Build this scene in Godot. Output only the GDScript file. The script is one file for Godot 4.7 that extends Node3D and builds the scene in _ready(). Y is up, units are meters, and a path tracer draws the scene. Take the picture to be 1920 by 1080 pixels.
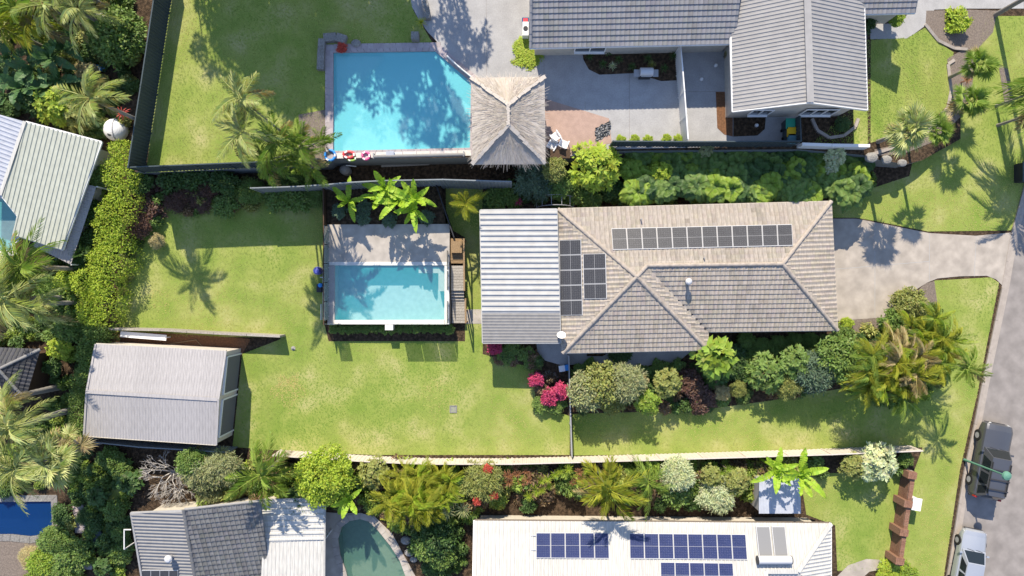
extends Node3D
# An aerial view of suburban gardens. World: x east (picture right), z south (picture down), y up, metres.
const H := 48.5        # camera height above the ground
const F := 1280.0      # focal length in photo pixels (photo 1920 x 1080)
const NO_UV := Vector2.ZERO

class MB:
	var v := PackedVector3Array()
	var n := PackedVector3Array()
	var c := PackedColorArray()
	var col := Color(1, 1, 1)
	func tri(a: Vector3, b: Vector3, d: Vector3) -> void:
		var m := (d - a).cross(b - a).normalized()
		v.push_back(a); v.push_back(b); v.push_back(d)
		n.push_back(m); n.push_back(m); n.push_back(m)
		c.push_back(col); c.push_back(col); c.push_back(col)
	func quad(a: Vector3, b: Vector3, d: Vector3, e: Vector3) -> void:
		tri(a, b, d); tri(a, d, e)
	func ntri(a: Vector3, b: Vector3, d: Vector3, na: Vector3, nb: Vector3, nd: Vector3) -> void:
		var m := (d - a).cross(b - a)
		v.push_back(a)
		if m.dot(na + nb + nd) >= 0.0:
			v.push_back(b); v.push_back(d); n.push_back(na); n.push_back(nb); n.push_back(nd)
		else:
			v.push_back(d); v.push_back(b); n.push_back(na); n.push_back(nd); n.push_back(nb)
		c.push_back(col); c.push_back(col); c.push_back(col)
	func out_quad(a: Vector3, b: Vector3, d: Vector3, e: Vector3, o: Vector3) -> void:   # faces away from o
		var m := (d - a).cross(b - a)
		if m.dot((a + b + d + e) * 0.25 - o) < 0.0: quad(a, e, d, b)
		else: quad(a, b, d, e)
	func box(o: Vector3, s: Vector3, b := Basis()) -> void:
		var x := b.x * s.x * 0.5
		var y := b.y * s.y * 0.5
		var z := b.z * s.z * 0.5
		for q in [[x, y, z], [y, z, x], [z, x, y]]:
			for g in [-1.0, 1.0]:
				var f: Vector3 = o + q[0] * g
				out_quad(f - q[1] - q[2], f + q[1] - q[2], f + q[1] + q[2], f - q[1] + q[2], o)
	func bar(a: Vector3, b: Vector3, w: float, h: float) -> void:      # a beam from a to b, w wide and h high
		var z := (b - a).normalized()
		var x := Vector3.UP.cross(z)
		x = Vector3.RIGHT if x.length() < 0.01 else x.normalized()
		box((a + b) * 0.5, Vector3(w, h, a.distance_to(b)), Basis(x, z.cross(x), z))
	func sheet(p: PackedVector2Array, y: float) -> void:
		var t := Geometry2D.triangulate_polygon(p)
		for i in range(0, t.size(), 3):
			var a := Vector3(p[t[i]].x, y, p[t[i]].y)
			var b := Vector3(p[t[i + 1]].x, y, p[t[i + 1]].y)
			var d := Vector3(p[t[i + 2]].x, y, p[t[i + 2]].y)
			ntri(a, b, d, Vector3.UP, Vector3.UP, Vector3.UP)
	func sides(p: PackedVector2Array, y0: float, y1: float, inward := false) -> void:
		var cw := Geometry2D.is_polygon_clockwise(p) != inward
		for i in p.size():
			var a := p[i]
			var b := p[(i + 1) % p.size()]
			var q := [Vector3(a.x, y0, a.y), Vector3(a.x, y1, a.y), Vector3(b.x, y1, b.y), Vector3(b.x, y0, b.y)]
			if cw: quad(q[0], q[1], q[2], q[3])
			else: quad(q[3], q[2], q[1], q[0])
	func prism(p: PackedVector2Array, y0: float, y1: float) -> void:
		sheet(p, y1); sides(p, y0, y1)
	func tube(path: PackedVector3Array, r: PackedFloat32Array, k := 6, cap := true) -> void:
		var rings := []
		for i in path.size():
			var d := (path[mini(i + 1, path.size() - 1)] - path[maxi(i - 1, 0)]).normalized()
			var x := d.cross(Vector3(0.31, 0.11, 0.94))
			x = d.cross(Vector3.UP).normalized() if x.length() < 0.05 else x.normalized()
			var y := d.cross(x)
			var ring := []
			for j in k: ring.append([path[i] + (x * cos(TAU * j / k) + y * sin(TAU * j / k)) * r[i], x * cos(TAU * j / k) + y * sin(TAU * j / k)])
			rings.append(ring)
		for i in path.size() - 1:
			for j in k:
				var a: Array = rings[i][j]
				var b: Array = rings[i][(j + 1) % k]
				var d: Array = rings[i + 1][(j + 1) % k]
				var e: Array = rings[i + 1][j]
				ntri(a[0], b[0], d[0], a[1], b[1], d[1]); ntri(a[0], d[0], e[0], a[1], d[1], e[1])
		if cap:
			for s in [0, path.size() - 1]:
				for j in range(1, k - 1): tri(rings[s][0][0], rings[s][j][0], rings[s][j + 1][0])
	func lathe(o: Vector3, prof: Array, k := 16, sx := 1.0, sz := 1.0) -> void:    # prof: [r, y] from the bottom up
		for i in prof.size() - 1:
			for j in k:
				var q := []
				for g in [[i, j], [i, j + 1], [i + 1, j + 1], [i + 1, j]]:
					var a: float = TAU * g[1] / k
					q.append(o + Vector3(cos(a) * prof[g[0]][0] * sx, prof[g[0]][1], sin(a) * prof[g[0]][0] * sz))
				var e := Vector2(prof[i + 1][0] - prof[i][0], prof[i + 1][1] - prof[i][1]).normalized()
				var na := Vector3(cos(TAU * j / k) * e.y, -e.x, sin(TAU * j / k) * e.y)
				var nb := Vector3(cos(TAU * (j + 1) / k) * e.y, -e.x, sin(TAU * (j + 1) / k) * e.y)
				ntri(q[0], q[1], q[2], na, nb, nb); ntri(q[0], q[2], q[3], na, nb, na)
	func mesh(shift := Vector3.ZERO) -> ArrayMesh:
		var a := []
		a.resize(Mesh.ARRAY_MAX)
		if shift != Vector3.ZERO:
			for i in v.size(): v[i] -= shift
		a[Mesh.ARRAY_VERTEX] = v
		a[Mesh.ARRAY_NORMAL] = n
		a[Mesh.ARRAY_COLOR] = c
		var m := ArrayMesh.new()
		m.add_surface_from_arrays(Mesh.PRIMITIVE_TRIANGLES, a)
		return m

var rng := RandomNumberGenerator.new()
var M := {}
var T := {}
var used := {}
var holes := []          # pool openings in the ground, world x/z

func rf(a: float, b: float) -> float: return rng.randf_range(a, b)
var lift := 0.0          # level of the ground being built on
var sloped := false      # the bank that falls from the north terrace to the street
const TERRACE := 2.4
func W(px: float, py: float, h := 0.0) -> Vector3:
	h += TERRACE * clampf((1800.0 - px) / 170.0, 0.0, 1.0) if sloped else lift
	return Vector3((px - 960.0) * (H - h) / F, h, (py - 540.0) * (H - h) / F)
func PG(a: Array, h := 0.0) -> PackedVector2Array:       # flat list of photo pixels -> world x/z at height h
	var p := PackedVector2Array()
	for i in range(0, a.size(), 2):
		var w := W(a[i], a[i + 1], h)
		p.push_back(Vector2(w.x, w.z))
	return p
func grown(p: PackedVector2Array, d: float) -> PackedVector2Array:
	var r := Geometry2D.offset_polygon(p, d, Geometry2D.JOIN_MITER)
	return r[0] if r.size() else p
func on_plane(px: float, py: float, o: Vector3, m: Vector3, lift := 0.0) -> Vector3:
	var d := Vector3((px - 960.0) / F, -1.0, (py - 540.0) / F)
	var e := Vector3(0, H, 0)
	return e + d * ((o + m * lift - e).dot(m) / d.dot(m))
func uniq(called: String) -> String:
	var k: int = used.get(called, 0)
	used[called] = k + 1
	return called if k == 0 else "%s_%03d" % [called, k]
func thing(called: String, label: String, category: String, at: Vector3, group := "") -> Node3D:
	var o := Node3D.new()
	o.name = uniq(called)
	add_child(o)
	o.position = at
	o.set_meta("label", label); o.set_meta("category", category)
	if group: o.set_meta("group", group)
	return o
func origin(p: Node) -> Vector3:
	var r := Vector3.ZERO
	while p != self:
		r += p.position
		p = p.get_parent()
	return r
func part(p: Node, called: String, mb: MB, mat: Material, kind := "") -> MeshInstance3D:      # mb in world coordinates
	return put(p, called, mb.mesh(origin(p)), mat, Transform3D(), kind)
func put(p: Node, called: String, mesh: Mesh, mat: Material, t := Transform3D(), kind := "") -> MeshInstance3D:
	var o := MeshInstance3D.new()
	o.name = called
	o.mesh = mesh
	o.material_override = mat
	p.add_child(o, true)
	o.transform = t
	if kind: o.set_meta("kind", kind)
	return o
func setting(called: String, mb: MB, mat: Material, label := "") -> MeshInstance3D:
	var o := MeshInstance3D.new()
	o.name = uniq(called)
	o.mesh = mb.mesh()
	o.material_override = mat
	add_child(o)
	o.set_meta("kind", "structure")
	if label: o.set_meta("label", label)
	return o
func floor_sheet(called: String, px: Array, y: float, mat: Material, label := "") -> MeshInstance3D:
	var mb := MB.new()
	if not sloped:
		mb.sheet(PG(px, y), y + lift)
	else:
		var p := PackedVector2Array()
		for i in range(0, px.size(), 2): p.push_back(Vector2(px[i], px[i + 1]))
		for x in range(1600, 2000, 17):
			for q in Geometry2D.intersect_polygons(p, PackedVector2Array([Vector2(x, -200), Vector2(x + 17, -200), Vector2(x + 17, 1200), Vector2(x, 1200)])):
				var tr := Geometry2D.triangulate_polygon(q)
				for k in range(0, tr.size(), 3):
					mb.ntri(W(q[tr[k]].x, q[tr[k]].y, y), W(q[tr[k + 1]].x, q[tr[k + 1]].y, y), W(q[tr[k + 2]].x, q[tr[k + 2]].y, y), Vector3.UP, Vector3.UP, Vector3.UP)
	return setting(called, mb, mat, label)

# ---------- materials ----------
func lin(r: float, g: float, b: float, a := 1.0) -> Color:
	var s := Color(r, g, b).linear_to_srgb()
	s.a = a
	return s
func noise_tex(sd: int, freq: float, lo: Color, hi: Color, size := 512, oct := 4, kind := FastNoiseLite.TYPE_SIMPLEX_SMOOTH, mid := Color(0, 0, 0, 0)) -> NoiseTexture2D:
	var f := FastNoiseLite.new()
	f.seed = sd; f.noise_type = kind; f.frequency = freq; f.fractal_octaves = oct
	var t := NoiseTexture2D.new()
	t.width = size; t.height = size; t.seamless = true; t.noise = f
	var g := Gradient.new()
	g.set_color(0, lo); g.set_color(1, hi)
	if mid.a > 0: g.add_point(0.5, mid)
	t.color_ramp = g
	return t
func mat(key: String, c: Color, rough := 0.85, tex: Texture2D = null, size := 4.0, bump: Texture2D = null, bump_cm := 1.0) -> StandardMaterial3D:
	var m := StandardMaterial3D.new()
	m.resource_name = key
	m.albedo_color = c
	m.roughness = rough
	m.vertex_color_use_as_albedo = true
	m.metallic_specular = 0.35
	if tex: m.albedo_texture = tex
	if tex or bump:
		m.uv1_triplanar = true; m.uv1_world_triplanar = true
		m.uv1_scale = Vector3.ONE / size
	if bump:
		m.heightmap_enabled = true; m.heightmap_texture = bump; m.heightmap_scale = bump_cm
	M[key] = m
	return m
func detail(m: StandardMaterial3D, tex: Texture2D, size: float) -> void:
	m.detail_enabled = true
	m.detail_albedo = tex
	m.detail_blend_mode = BaseMaterial3D.BLEND_MODE_MUL
	m.detail_uv_layer = BaseMaterial3D.DETAIL_UV_2
	m.uv2_triplanar = true; m.uv2_world_triplanar = true
	m.uv2_scale = Vector3.ONE / size
func leafmat(key: String, r: float, g: float, b: float, glow := 0.5, rough := 0.55) -> void:
	var m := mat(key, lin(r, g, b), rough)
	m.backlight_enabled = true
	m.backlight = lin(0.8 * glow, glow, 0.35 * glow)
	m.metallic_specular = 0.4

func materials() -> void:
	var g := func(x): return Color(x, x, x)
	T.grain = noise_tex(3, 0.12, g.call(0.8), g.call(1.0), 512, 3)
	T.mottle = noise_tex(5, 0.02, g.call(0.91), g.call(1.0), 512, 5)
	T.streak = noise_tex(9, 0.03, g.call(0.9), g.call(1.0), 512, 5)
	T.streak2 = noise_tex(13, 0.02, g.call(0.8), g.call(1.0), 512, 6)
	T.bump = noise_tex(11, 0.1, g.call(0.0), g.call(1.0), 512, 3)
	T.lawn = noise_tex(17, 0.009, lin(0.19, 0.28, 0.05), lin(0.45, 0.42, 0.19), 1024, 6, FastNoiseLite.TYPE_SIMPLEX_SMOOTH, lin(0.29, 0.343, 0.085))
	T.soil = noise_tex(21, 0.03, lin(0.022, 0.015, 0.009), lin(0.16, 0.105, 0.065), 512, 6)
	T.thatch = noise_tex(23, 0.05, g.call(0.8), g.call(1.0), 512, 5)
	T.oldtile = noise_tex(29, 0.025, g.call(0.74), g.call(1.0), 512, 6)
	T.fine = noise_tex(31, 0.22, g.call(0.84), g.call(1.0), 512, 2)
	var m := mat("lawn", Color.WHITE, 0.95, T.lawn, 30.0, T.bump, 1.5)
	detail(m, T.fine, 2.6)
	m.metallic_specular = 0.1
	mat("blade", lin(0.375, 0.435, 0.11), 0.7).backlight_enabled = true
	M.blade.backlight = lin(0.5, 0.6, 0.15)
	M.blade.metallic_specular = 0.15
	m = mat("soil", Color.WHITE, 1.0, T.soil, 5.0, T.bump, 5.0); detail(m, T.fine, 1.3)
	m = mat("mulch", lin(0.33, 0.165, 0.085), 1.0, T.oldtile, 2.2, T.bump, 4.0); detail(m, T.fine, 1.1)
	m = mat("gravel", lin(0.37, 0.30, 0.25), 1.0, T.oldtile, 2.0, T.bump, 4.0); detail(m, T.fine, 1.0)
	m = mat("concrete", lin(0.47, 0.415, 0.36), 0.9, T.mottle, 9.0); detail(m, T.streak, 2.3)
	m = mat("grey_paving", lin(0.42, 0.41, 0.405), 0.9, T.mottle, 11.0); detail(m, T.streak, 1.9)
	m = mat("asphalt", lin(0.31, 0.28, 0.262), 0.95, T.mottle, 13.0); detail(m, T.grain, 1.2)
	m = mat("kerb", lin(0.47, 0.41, 0.36), 0.9, T.mottle, 5.0); detail(m, T.grain, 1.0)
	m = mat("terracotta", lin(0.46, 0.32, 0.26), 0.9, T.mottle, 6.0); detail(m, T.streak, 1.5)
	m = mat("deck_concrete", lin(0.50, 0.45, 0.40), 0.9, T.mottle, 7.0); detail(m, T.streak, 2.0)
	mat("coping", lin(0.66, 0.64, 0.60), 0.7, T.mottle, 4.0)
	mat("paver", lin(0.42, 0.37, 0.375), 0.9, T.mottle, 3.0)
	mat("old_stone", lin(0.40, 0.385, 0.36), 0.95, T.oldtile, 2.0, T.bump, 5.0)
	m = mat("tile_cream", lin(0.53, 0.465, 0.40), 0.9, T.oldtile, 8.0); detail(m, T.streak, 1.7)
	m = mat("ridge_cream", lin(0.47, 0.405, 0.345), 0.9, T.oldtile, 5.0)
	m = mat("tile_grey", lin(0.30, 0.295, 0.305), 0.85, T.mottle, 6.0); detail(m, T.streak, 1.7)
	m = mat("tile_slate", lin(0.235, 0.235, 0.24), 0.85, T.oldtile, 6.0); detail(m, T.streak, 1.7)
	m = mat("tile_black", lin(0.06, 0.062, 0.075), 0.55, T.oldtile, 3.0)
	mat("steel_white", lin(0.60, 0.585, 0.55), 0.65, T.mottle, 7.0)
	mat("steel_bright", lin(0.46, 0.455, 0.445), 0.55, T.mottle, 9.0)
	mat("steel_grey", lin(0.235, 0.23, 0.23), 0.7, T.mottle, 5.0)
	mat("steel_slate", lin(0.26, 0.255, 0.255), 0.65, T.mottle, 5.0)
	mat("steel_gable", lin(0.33, 0.32, 0.315), 0.65, T.mottle, 8.0)
	mat("steel_sage", lin(0.43, 0.445, 0.385), 0.65, T.mottle, 6.0)
	mat("steel_blue", lin(0.40, 0.42, 0.48), 0.6, T.mottle, 5.0)
	m = mat("steel_shed", lin(0.50, 0.475, 0.475), 0.6, T.oldtile, 9.0); detail(m, T.streak, 1.4)
	mat("fence_dark", lin(0.055, 0.075, 0.085), 0.55, T.mottle, 4.0)
	mat("fence_grey", lin(0.22, 0.245, 0.26), 0.55, T.mottle, 4.0)
	mat("fence_cream", lin(0.62, 0.555, 0.49), 0.6, T.mottle, 4.0)
	mat("fence_brown", lin(0.20, 0.16, 0.125), 0.7, T.mottle, 4.0)
	mat("white_paint", lin(0.72, 0.71, 0.69), 0.5)
	mat("cream_wall", lin(0.55, 0.50, 0.42), 0.85, T.mottle, 4.0)
	mat("grey_wall", lin(0.38, 0.37, 0.36), 0.85, T.mottle, 4.0)
	mat("door_grey", lin(0.2, 0.2, 0.205), 0.6)
	mat("roller", lin(0.13, 0.13, 0.135), 0.6)
	mat("dark_metal", lin(0.035, 0.035, 0.04), 0.5)
	mat("mid_metal", lin(0.30, 0.30, 0.31), 0.4)
	mat("timber", lin(0.34, 0.225, 0.12), 0.75, T.oldtile, 1.6)
	mat("timber_dark", lin(0.10, 0.06, 0.035), 0.8, T.oldtile, 1.6)
	mat("timber_grey", lin(0.45, 0.41, 0.36), 0.85, T.oldtile, 1.6)
	m = mat("thatch", lin(0.70, 0.63, 0.56), 1.0, T.thatch, 1.5); detail(m, T.grain, 0.9)
	m = mat("brick", lin(0.40, 0.22, 0.15), 0.9, T.oldtile, 1.5); detail(m, T.grain, 0.8)
	mat("bark", lin(0.20, 0.165, 0.13), 0.95, T.oldtile, 1.0)
	mat("bark_grey", lin(0.30, 0.28, 0.255), 0.95, T.oldtile, 1.0)
	mat("twig_grey", lin(0.47, 0.44, 0.41), 0.9)
	mat("cell", lin(0.05, 0.05, 0.055), 0.4).metallic_specular = 0.4
	mat("cell_blue", lin(0.026, 0.036, 0.105), 0.4).metallic_specular = 0.4
	mat("cell_gap", lin(0.30, 0.30, 0.32), 0.5)
	mat("alu", lin(0.5, 0.5, 0.51), 0.55)
	mat("rubber", lin(0.02, 0.02, 0.02), 0.9)
	mat("car_dark", lin(0.085, 0.088, 0.10), 0.32).metallic = 0.35
	mat("car_silver", lin(0.38, 0.40, 0.44), 0.3).metallic = 0.35
	for k in ["car_dark", "car_silver"]:
		M[k].clearcoat_enabled = true; M[k].clearcoat = 0.6; M[k].clearcoat_roughness = 0.08
	mat("car_glass", lin(0.012, 0.016, 0.018), 0.06).metallic_specular = 0.6
	mat("lamp_lens", lin(0.6, 0.6, 0.6), 0.15)
	mat("tail_red", lin(0.35, 0.02, 0.02), 0.25)
	mat("lamp_green", lin(0.10, 0.23, 0.17), 0.5)
	mat("shell_aqua", lin(0.50, 0.66, 0.67), 0.7, T.mottle, 5.0)
	mat("shell_blue", lin(0.42, 0.72, 0.82), 0.7, T.mottle, 6.0)
	mat("shell_ledge", lin(0.48, 0.55, 0.62), 0.7, T.mottle, 4.0)
	mat("shell_green", lin(0.30, 0.37, 0.29), 0.8, T.mottle, 4.0)
	mat("shell_navy", lin(0.01, 0.05, 0.17), 0.7, T.mottle, 4.0)
	for k in ["steel_white", "steel_bright", "steel_grey", "steel_gable", "steel_sage", "steel_blue", "steel_shed"]: M[k].metallic_specular = 0.2
	T.stain = noise_tex(47, 0.011, g.call(0.84), g.call(1.0), 512, 6)
	for k in ["asphalt", "concrete", "deck_concrete"]: detail(M[k], T.stain, 7.3)
	M.steel_shed.uv1_scale = Vector3(1.3, 0.2, 0.1); M.steel_white.uv1_scale = Vector3(0.9, 0.2, 0.1); M.tile_cream.uv1_scale = Vector3(0.5, 0.15, 0.14)
	M.steel_white.albedo_texture = T.streak2; M.steel_shed.albedo_texture = T.streak2
	T.wave = noise_tex(41, 0.03, g.call(0.0), g.call(1.0), 512, 3)
	var waters := {"water_aqua": [0.04, 0.38, 0.43, 0.36], "water_blue": [0.18, 0.62, 0.66, 0.62], "water_green": [0.09, 0.20, 0.15, 0.5], "water_navy": [0.003, 0.035, 0.14, 0.7], "water_teal": [0.1, 0.36, 0.36, 0.5]}
	for k in waters:
		var q: Array = waters[k]
		var w := mat(k, lin(q[0], q[1], q[2], q[3]), 0.04)
		w.transparency = BaseMaterial3D.TRANSPARENCY_ALPHA
		w.heightmap_enabled = true; w.heightmap_texture = T.wave; w.heightmap_scale = 0.6
		w.uv1_triplanar = true; w.uv1_world_triplanar = true; w.uv1_scale = Vector3.ONE / 3.0
	var gl := mat("glass", lin(0.25, 0.32, 0.30, 0.5), 0.03)
	gl.transparency = BaseMaterial3D.TRANSPARENCY_ALPHA
	mat("window_glass", lin(0.03, 0.04, 0.045), 0.05).metallic_specular = 0.6
	mat("lid_green", lin(0.03, 0.30, 0.20), 0.5)
	mat("lid_yellow", lin(0.72, 0.46, 0.02), 0.5)
	mat("lid_teal", lin(0.10, 0.22, 0.26), 0.5)
	mat("plastic_white", lin(0.72, 0.72, 0.72), 0.4)
	mat("plastic_blue", lin(0.04, 0.24, 0.62), 0.4)
	mat("plastic_red", lin(0.62, 0.06, 0.07), 0.4)
	mat("plastic_pink", lin(0.72, 0.12, 0.28), 0.4)
	mat("plastic_violet", lin(0.16, 0.17, 0.55), 0.4)
	mat("plastic_lime", lin(0.25, 0.40, 0.08), 0.4)
	# foliage, real base colours except one broad leaf green with shade painted in
	leafmat("leaf_mid", 0.170, 0.260, 0.060)
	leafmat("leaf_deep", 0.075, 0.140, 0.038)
	leafmat("leaf_bright", 0.270, 0.380, 0.050, 0.6)
	leafmat("leaf_lime", 0.400, 0.500, 0.055, 0.7)
	leafmat("leaf_yellow", 0.450, 0.460, 0.055, 0.7)
	leafmat("leaf_olive", 0.280, 0.300, 0.085)
	leafmat("leaf_sage", 0.330, 0.350, 0.170)
	leafmat("leaf_silver", 0.560, 0.600, 0.350, 0.4)
	leafmat("leaf_blue", 0.126, 0.189, 0.119)
	leafmat("leaf_plum", 0.115, 0.062, 0.045, 0.3)
	leafmat("leaf_rust", 0.308, 0.140, 0.070, 0.4)
	leafmat("petal_pink", 0.600, 0.070, 0.182, 0.5)
	leafmat("petal_red", 0.600, 0.098, 0.070, 0.5)
	leafmat("frond_pale", 0.54, 0.56, 0.26, 0.6)
	leafmat("frond_green", 0.270, 0.370, 0.075, 0.6)
	leafmat("frond_gold", 0.420, 0.430, 0.060, 0.7)
	leafmat("frond_dry", 0.420, 0.340, 0.180, 0.4)
	leafmat("banana", 0.336, 0.504, 0.042, 0.7)
	leafmat("banana_painted_shade", 0.070, 0.147, 0.049, 0.4)  # green darkened to paint in the shade of the corner palms
	leafmat("straw", 0.504, 0.420, 0.210, 0.4)

# ---------- roofs ----------
func frame_of(p: Array, along: Vector3) -> Array:      # [origin, s along the eave, t up the slope, normal]
	var m: Vector3 = (p[1] - p[0]).cross(p[2] - p[0]).normalized()
	if m.y < 0: m = -m
	var s := (along - m * along.dot(m)).normalized()
	var t := m.cross(s)
	if t.y < 0: t = -t
	return [p[0], s, t, m]
func flat2(p: Array, f: Array) -> PackedVector2Array:
	var q := PackedVector2Array()
	for a in p: q.push_back(Vector2((a - f[0]).dot(f[1]), (a - f[0]).dot(f[2])))
	return q
func bounds2(q: PackedVector2Array) -> Rect2:
	var r := Rect2(q[0], Vector2.ZERO)
	for a in q: r = r.expand(a)
	return r
func tile_height(u: float, w: float, roll: float, lip: float) -> float:
	return roll * (0.5 + 0.5 * cos(u * TAU)) * (0.15 if u < 0.05 or u > 0.95 else 1.0) + lip * (1.0 - w)
func tiled_face(mb: MB, p: Array, along: Vector3, cw := 0.3, ch := 0.33, roll := 0.04, lip := 0.05, spread := 0.07) -> void:
	var f := frame_of(p, along)
	var q := flat2(p, f)
	var b := bounds2(q)
	var fn := FastNoiseLite.new()
	fn.seed = int(b.position.x * 100.0); fn.frequency = 0.5; fn.fractal_octaves = 3
	var us := [0.0, 0.06, 0.2, 0.4, 0.6, 0.8, 0.94, 1.0]
	for j in int(ceil(b.size.y / ch)):
		for i in int(ceil(b.size.x / cw)) + 1:
			var s0 := b.position.x + i * cw
			var t0 := b.position.y + j * ch
			var cell := PackedVector2Array([Vector2(s0, t0), Vector2(s0 + cw, t0), Vector2(s0 + cw, t0 + ch), Vector2(s0, t0 + ch)])
			var inside := 0
			for k in cell: inside += int(Geometry2D.is_point_in_polygon(k, q))
			var g := 1.0 + rf(-spread, spread) - (0.2 if rng.randf() < 0.015 else 0.0) + 0.3 * minf(0.15, fn.get_noise_2d(s0 * 2.2, t0 * 0.45))
			mb.col = Color(g, g * rf(0.97, 1.02), g * rf(0.93, 1.03))
			var at := func(s: float, t: float, h: float) -> Vector3: return f[0] + f[1] * s + f[2] * t + f[3] * h
			if inside == 4:
				for k in us.size() - 1:
					var a: float = us[k]
					var d: float = us[k + 1]
					var ha := tile_height(a, 0, roll, lip)
					var hd := tile_height(d, 0, roll, lip)
					var la: Vector3 = at.call(s0 + a * cw, t0, ha)
					var ld: Vector3 = at.call(s0 + d * cw, t0, hd)
					mb.quad(la, at.call(s0 + a * cw, t0 + ch, ha - lip), at.call(s0 + d * cw, t0 + ch, hd - lip), ld)
					mb.quad(at.call(s0 + a * cw, t0, -0.02), la, ld, at.call(s0 + d * cw, t0, -0.02))
			else:
				for r in Geometry2D.intersect_polygons(cell, q):
					var tr := Geometry2D.triangulate_polygon(r)
					for k in range(0, tr.size(), 3):
						var w := []
						for e in 3:
							var z: Vector2 = r[tr[k + e]]
							w.append(at.call(z.x, z.y, tile_height((z.x - s0) / cw, (z.y - t0) / ch, roll, lip)))
						mb.ntri(w[0], w[1], w[2], f[3], f[3], f[3])
	mb.col = Color.WHITE
	var tq := Geometry2D.triangulate_polygon(q)
	for k in range(0, tq.size(), 3):
		mb.ntri(p[tq[k]] - f[3] * 0.025, p[tq[k + 1]] - f[3] * 0.025, p[tq[k + 2]] - f[3] * 0.025, f[3], f[3], f[3])
# sheet metal: ribs run up the slope (or along the eave when cross is true)
func ribbed_face(mb: MB, p: Array, along: Vector3, pitch := 0.3, rise := 0.04, prof := [[0.0, 0.0], [0.5, 0.0], [0.62, 1.0], [0.88, 1.0]], sheet_w := 0.0) -> void:
	var f := frame_of(p, along)
	var q := flat2(p, f)
	var b := bounds2(q).grow(0.01)
	var n := int(ceil(b.size.x / pitch))
	for i in n:
		for k in prof.size():
			var a: Array = prof[k]
			var d: Array = prof[k + 1] if k + 1 < prof.size() else [1.0 + prof[0][0], prof[0][1]]
			var s0: float = b.position.x + (i + a[0]) * pitch
			var s1: float = b.position.x + (i + d[0]) * pitch
			var strip := PackedVector2Array([Vector2(s0, b.position.y), Vector2(s1, b.position.y), Vector2(s1, b.end.y), Vector2(s0, b.end.y)])
			if sheet_w > 0.0 and k == 0:
				var g := 1.0 + 0.05 * sin(floor(i * pitch / sheet_w) * 7.3)
				mb.col = Color(g, g, g)
			var sl: float = (d[1] - a[1]) * rise / maxf(s1 - s0, 0.001)
			var m: Vector3 = (f[3] - f[1] * sl).normalized()
			for r in Geometry2D.intersect_polygons(strip, q):
				var tr := Geometry2D.triangulate_polygon(r)
				for e in range(0, tr.size(), 3):
					var w := []
					for z in 3:
						var y: Vector2 = r[tr[e + z]]
						w.append(f[0] + f[1] * y.x + f[2] * y.y + f[3] * (a[1] * rise + sl * (y.x - s0)))
					mb.ntri(w[0], w[1], w[2], m, m, m)
	mb.col = Color.WHITE
var cap_mesh: ArrayMesh
func ridge_tiles(p: Node, a: Vector3, b: Vector3, mt: Material, r := 0.13, step := 0.4) -> void:
	if cap_mesh == null:
		var mb := MB.new()
		for i in 6:
			var g := PI * i / 6.0
			var k := PI * (i + 1) / 6.0
			var na := Vector3(cos(g), sin(g), 0)
			var nb := Vector3(cos(k), sin(k), 0)
			var e := Vector3(0, 0, -0.5)
			var d := Vector3(0, 0, 0.5)
			mb.ntri(na * 1.08 + e, nb * 1.08 + e, nb * 0.92 + d, na, nb, nb); mb.ntri(na * 1.08 + e, nb * 0.92 + d, na * 0.92 + d, na, nb, na)
			mb.tri(e, na * 1.08 + e, nb * 1.08 + e)
		cap_mesh = mb.mesh()
	var n := maxi(1, int(a.distance_to(b) / step))
	var z := (b - a) / n
	var x := Vector3.UP.cross(z).normalized()
	var y := z.cross(x).normalized()
	for i in n:
		var k := rf(0.94, 1.06)
		put(p, "ridge_tile", cap_mesh, mt, Transform3D(Basis(x * r * k, y * r * 0.85 * k, z * 1.04), a + z * (i + 0.5) - origin(p) + y * rf(-0.008, 0.008)))
func gutter(p: Node, a: Vector3, b: Vector3, mt: Material, w := 0.12, h := 0.12) -> void:
	var mb := MB.new()
	mb.bar(a - Vector3(0, 0.06, 0), b - Vector3(0, 0.06, 0), w, h)
	part(p, "gutter", mb, mt)
func walls(p: Node, pg: PackedVector2Array, y1: float, mt: Material, y0 := 0.0) -> void:
	var mb := MB.new()
	mb.sides(pg, y0 + lift, y1 + lift)
	part(p, "wall", mb, mt)
var panel_meshes := {}
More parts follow.
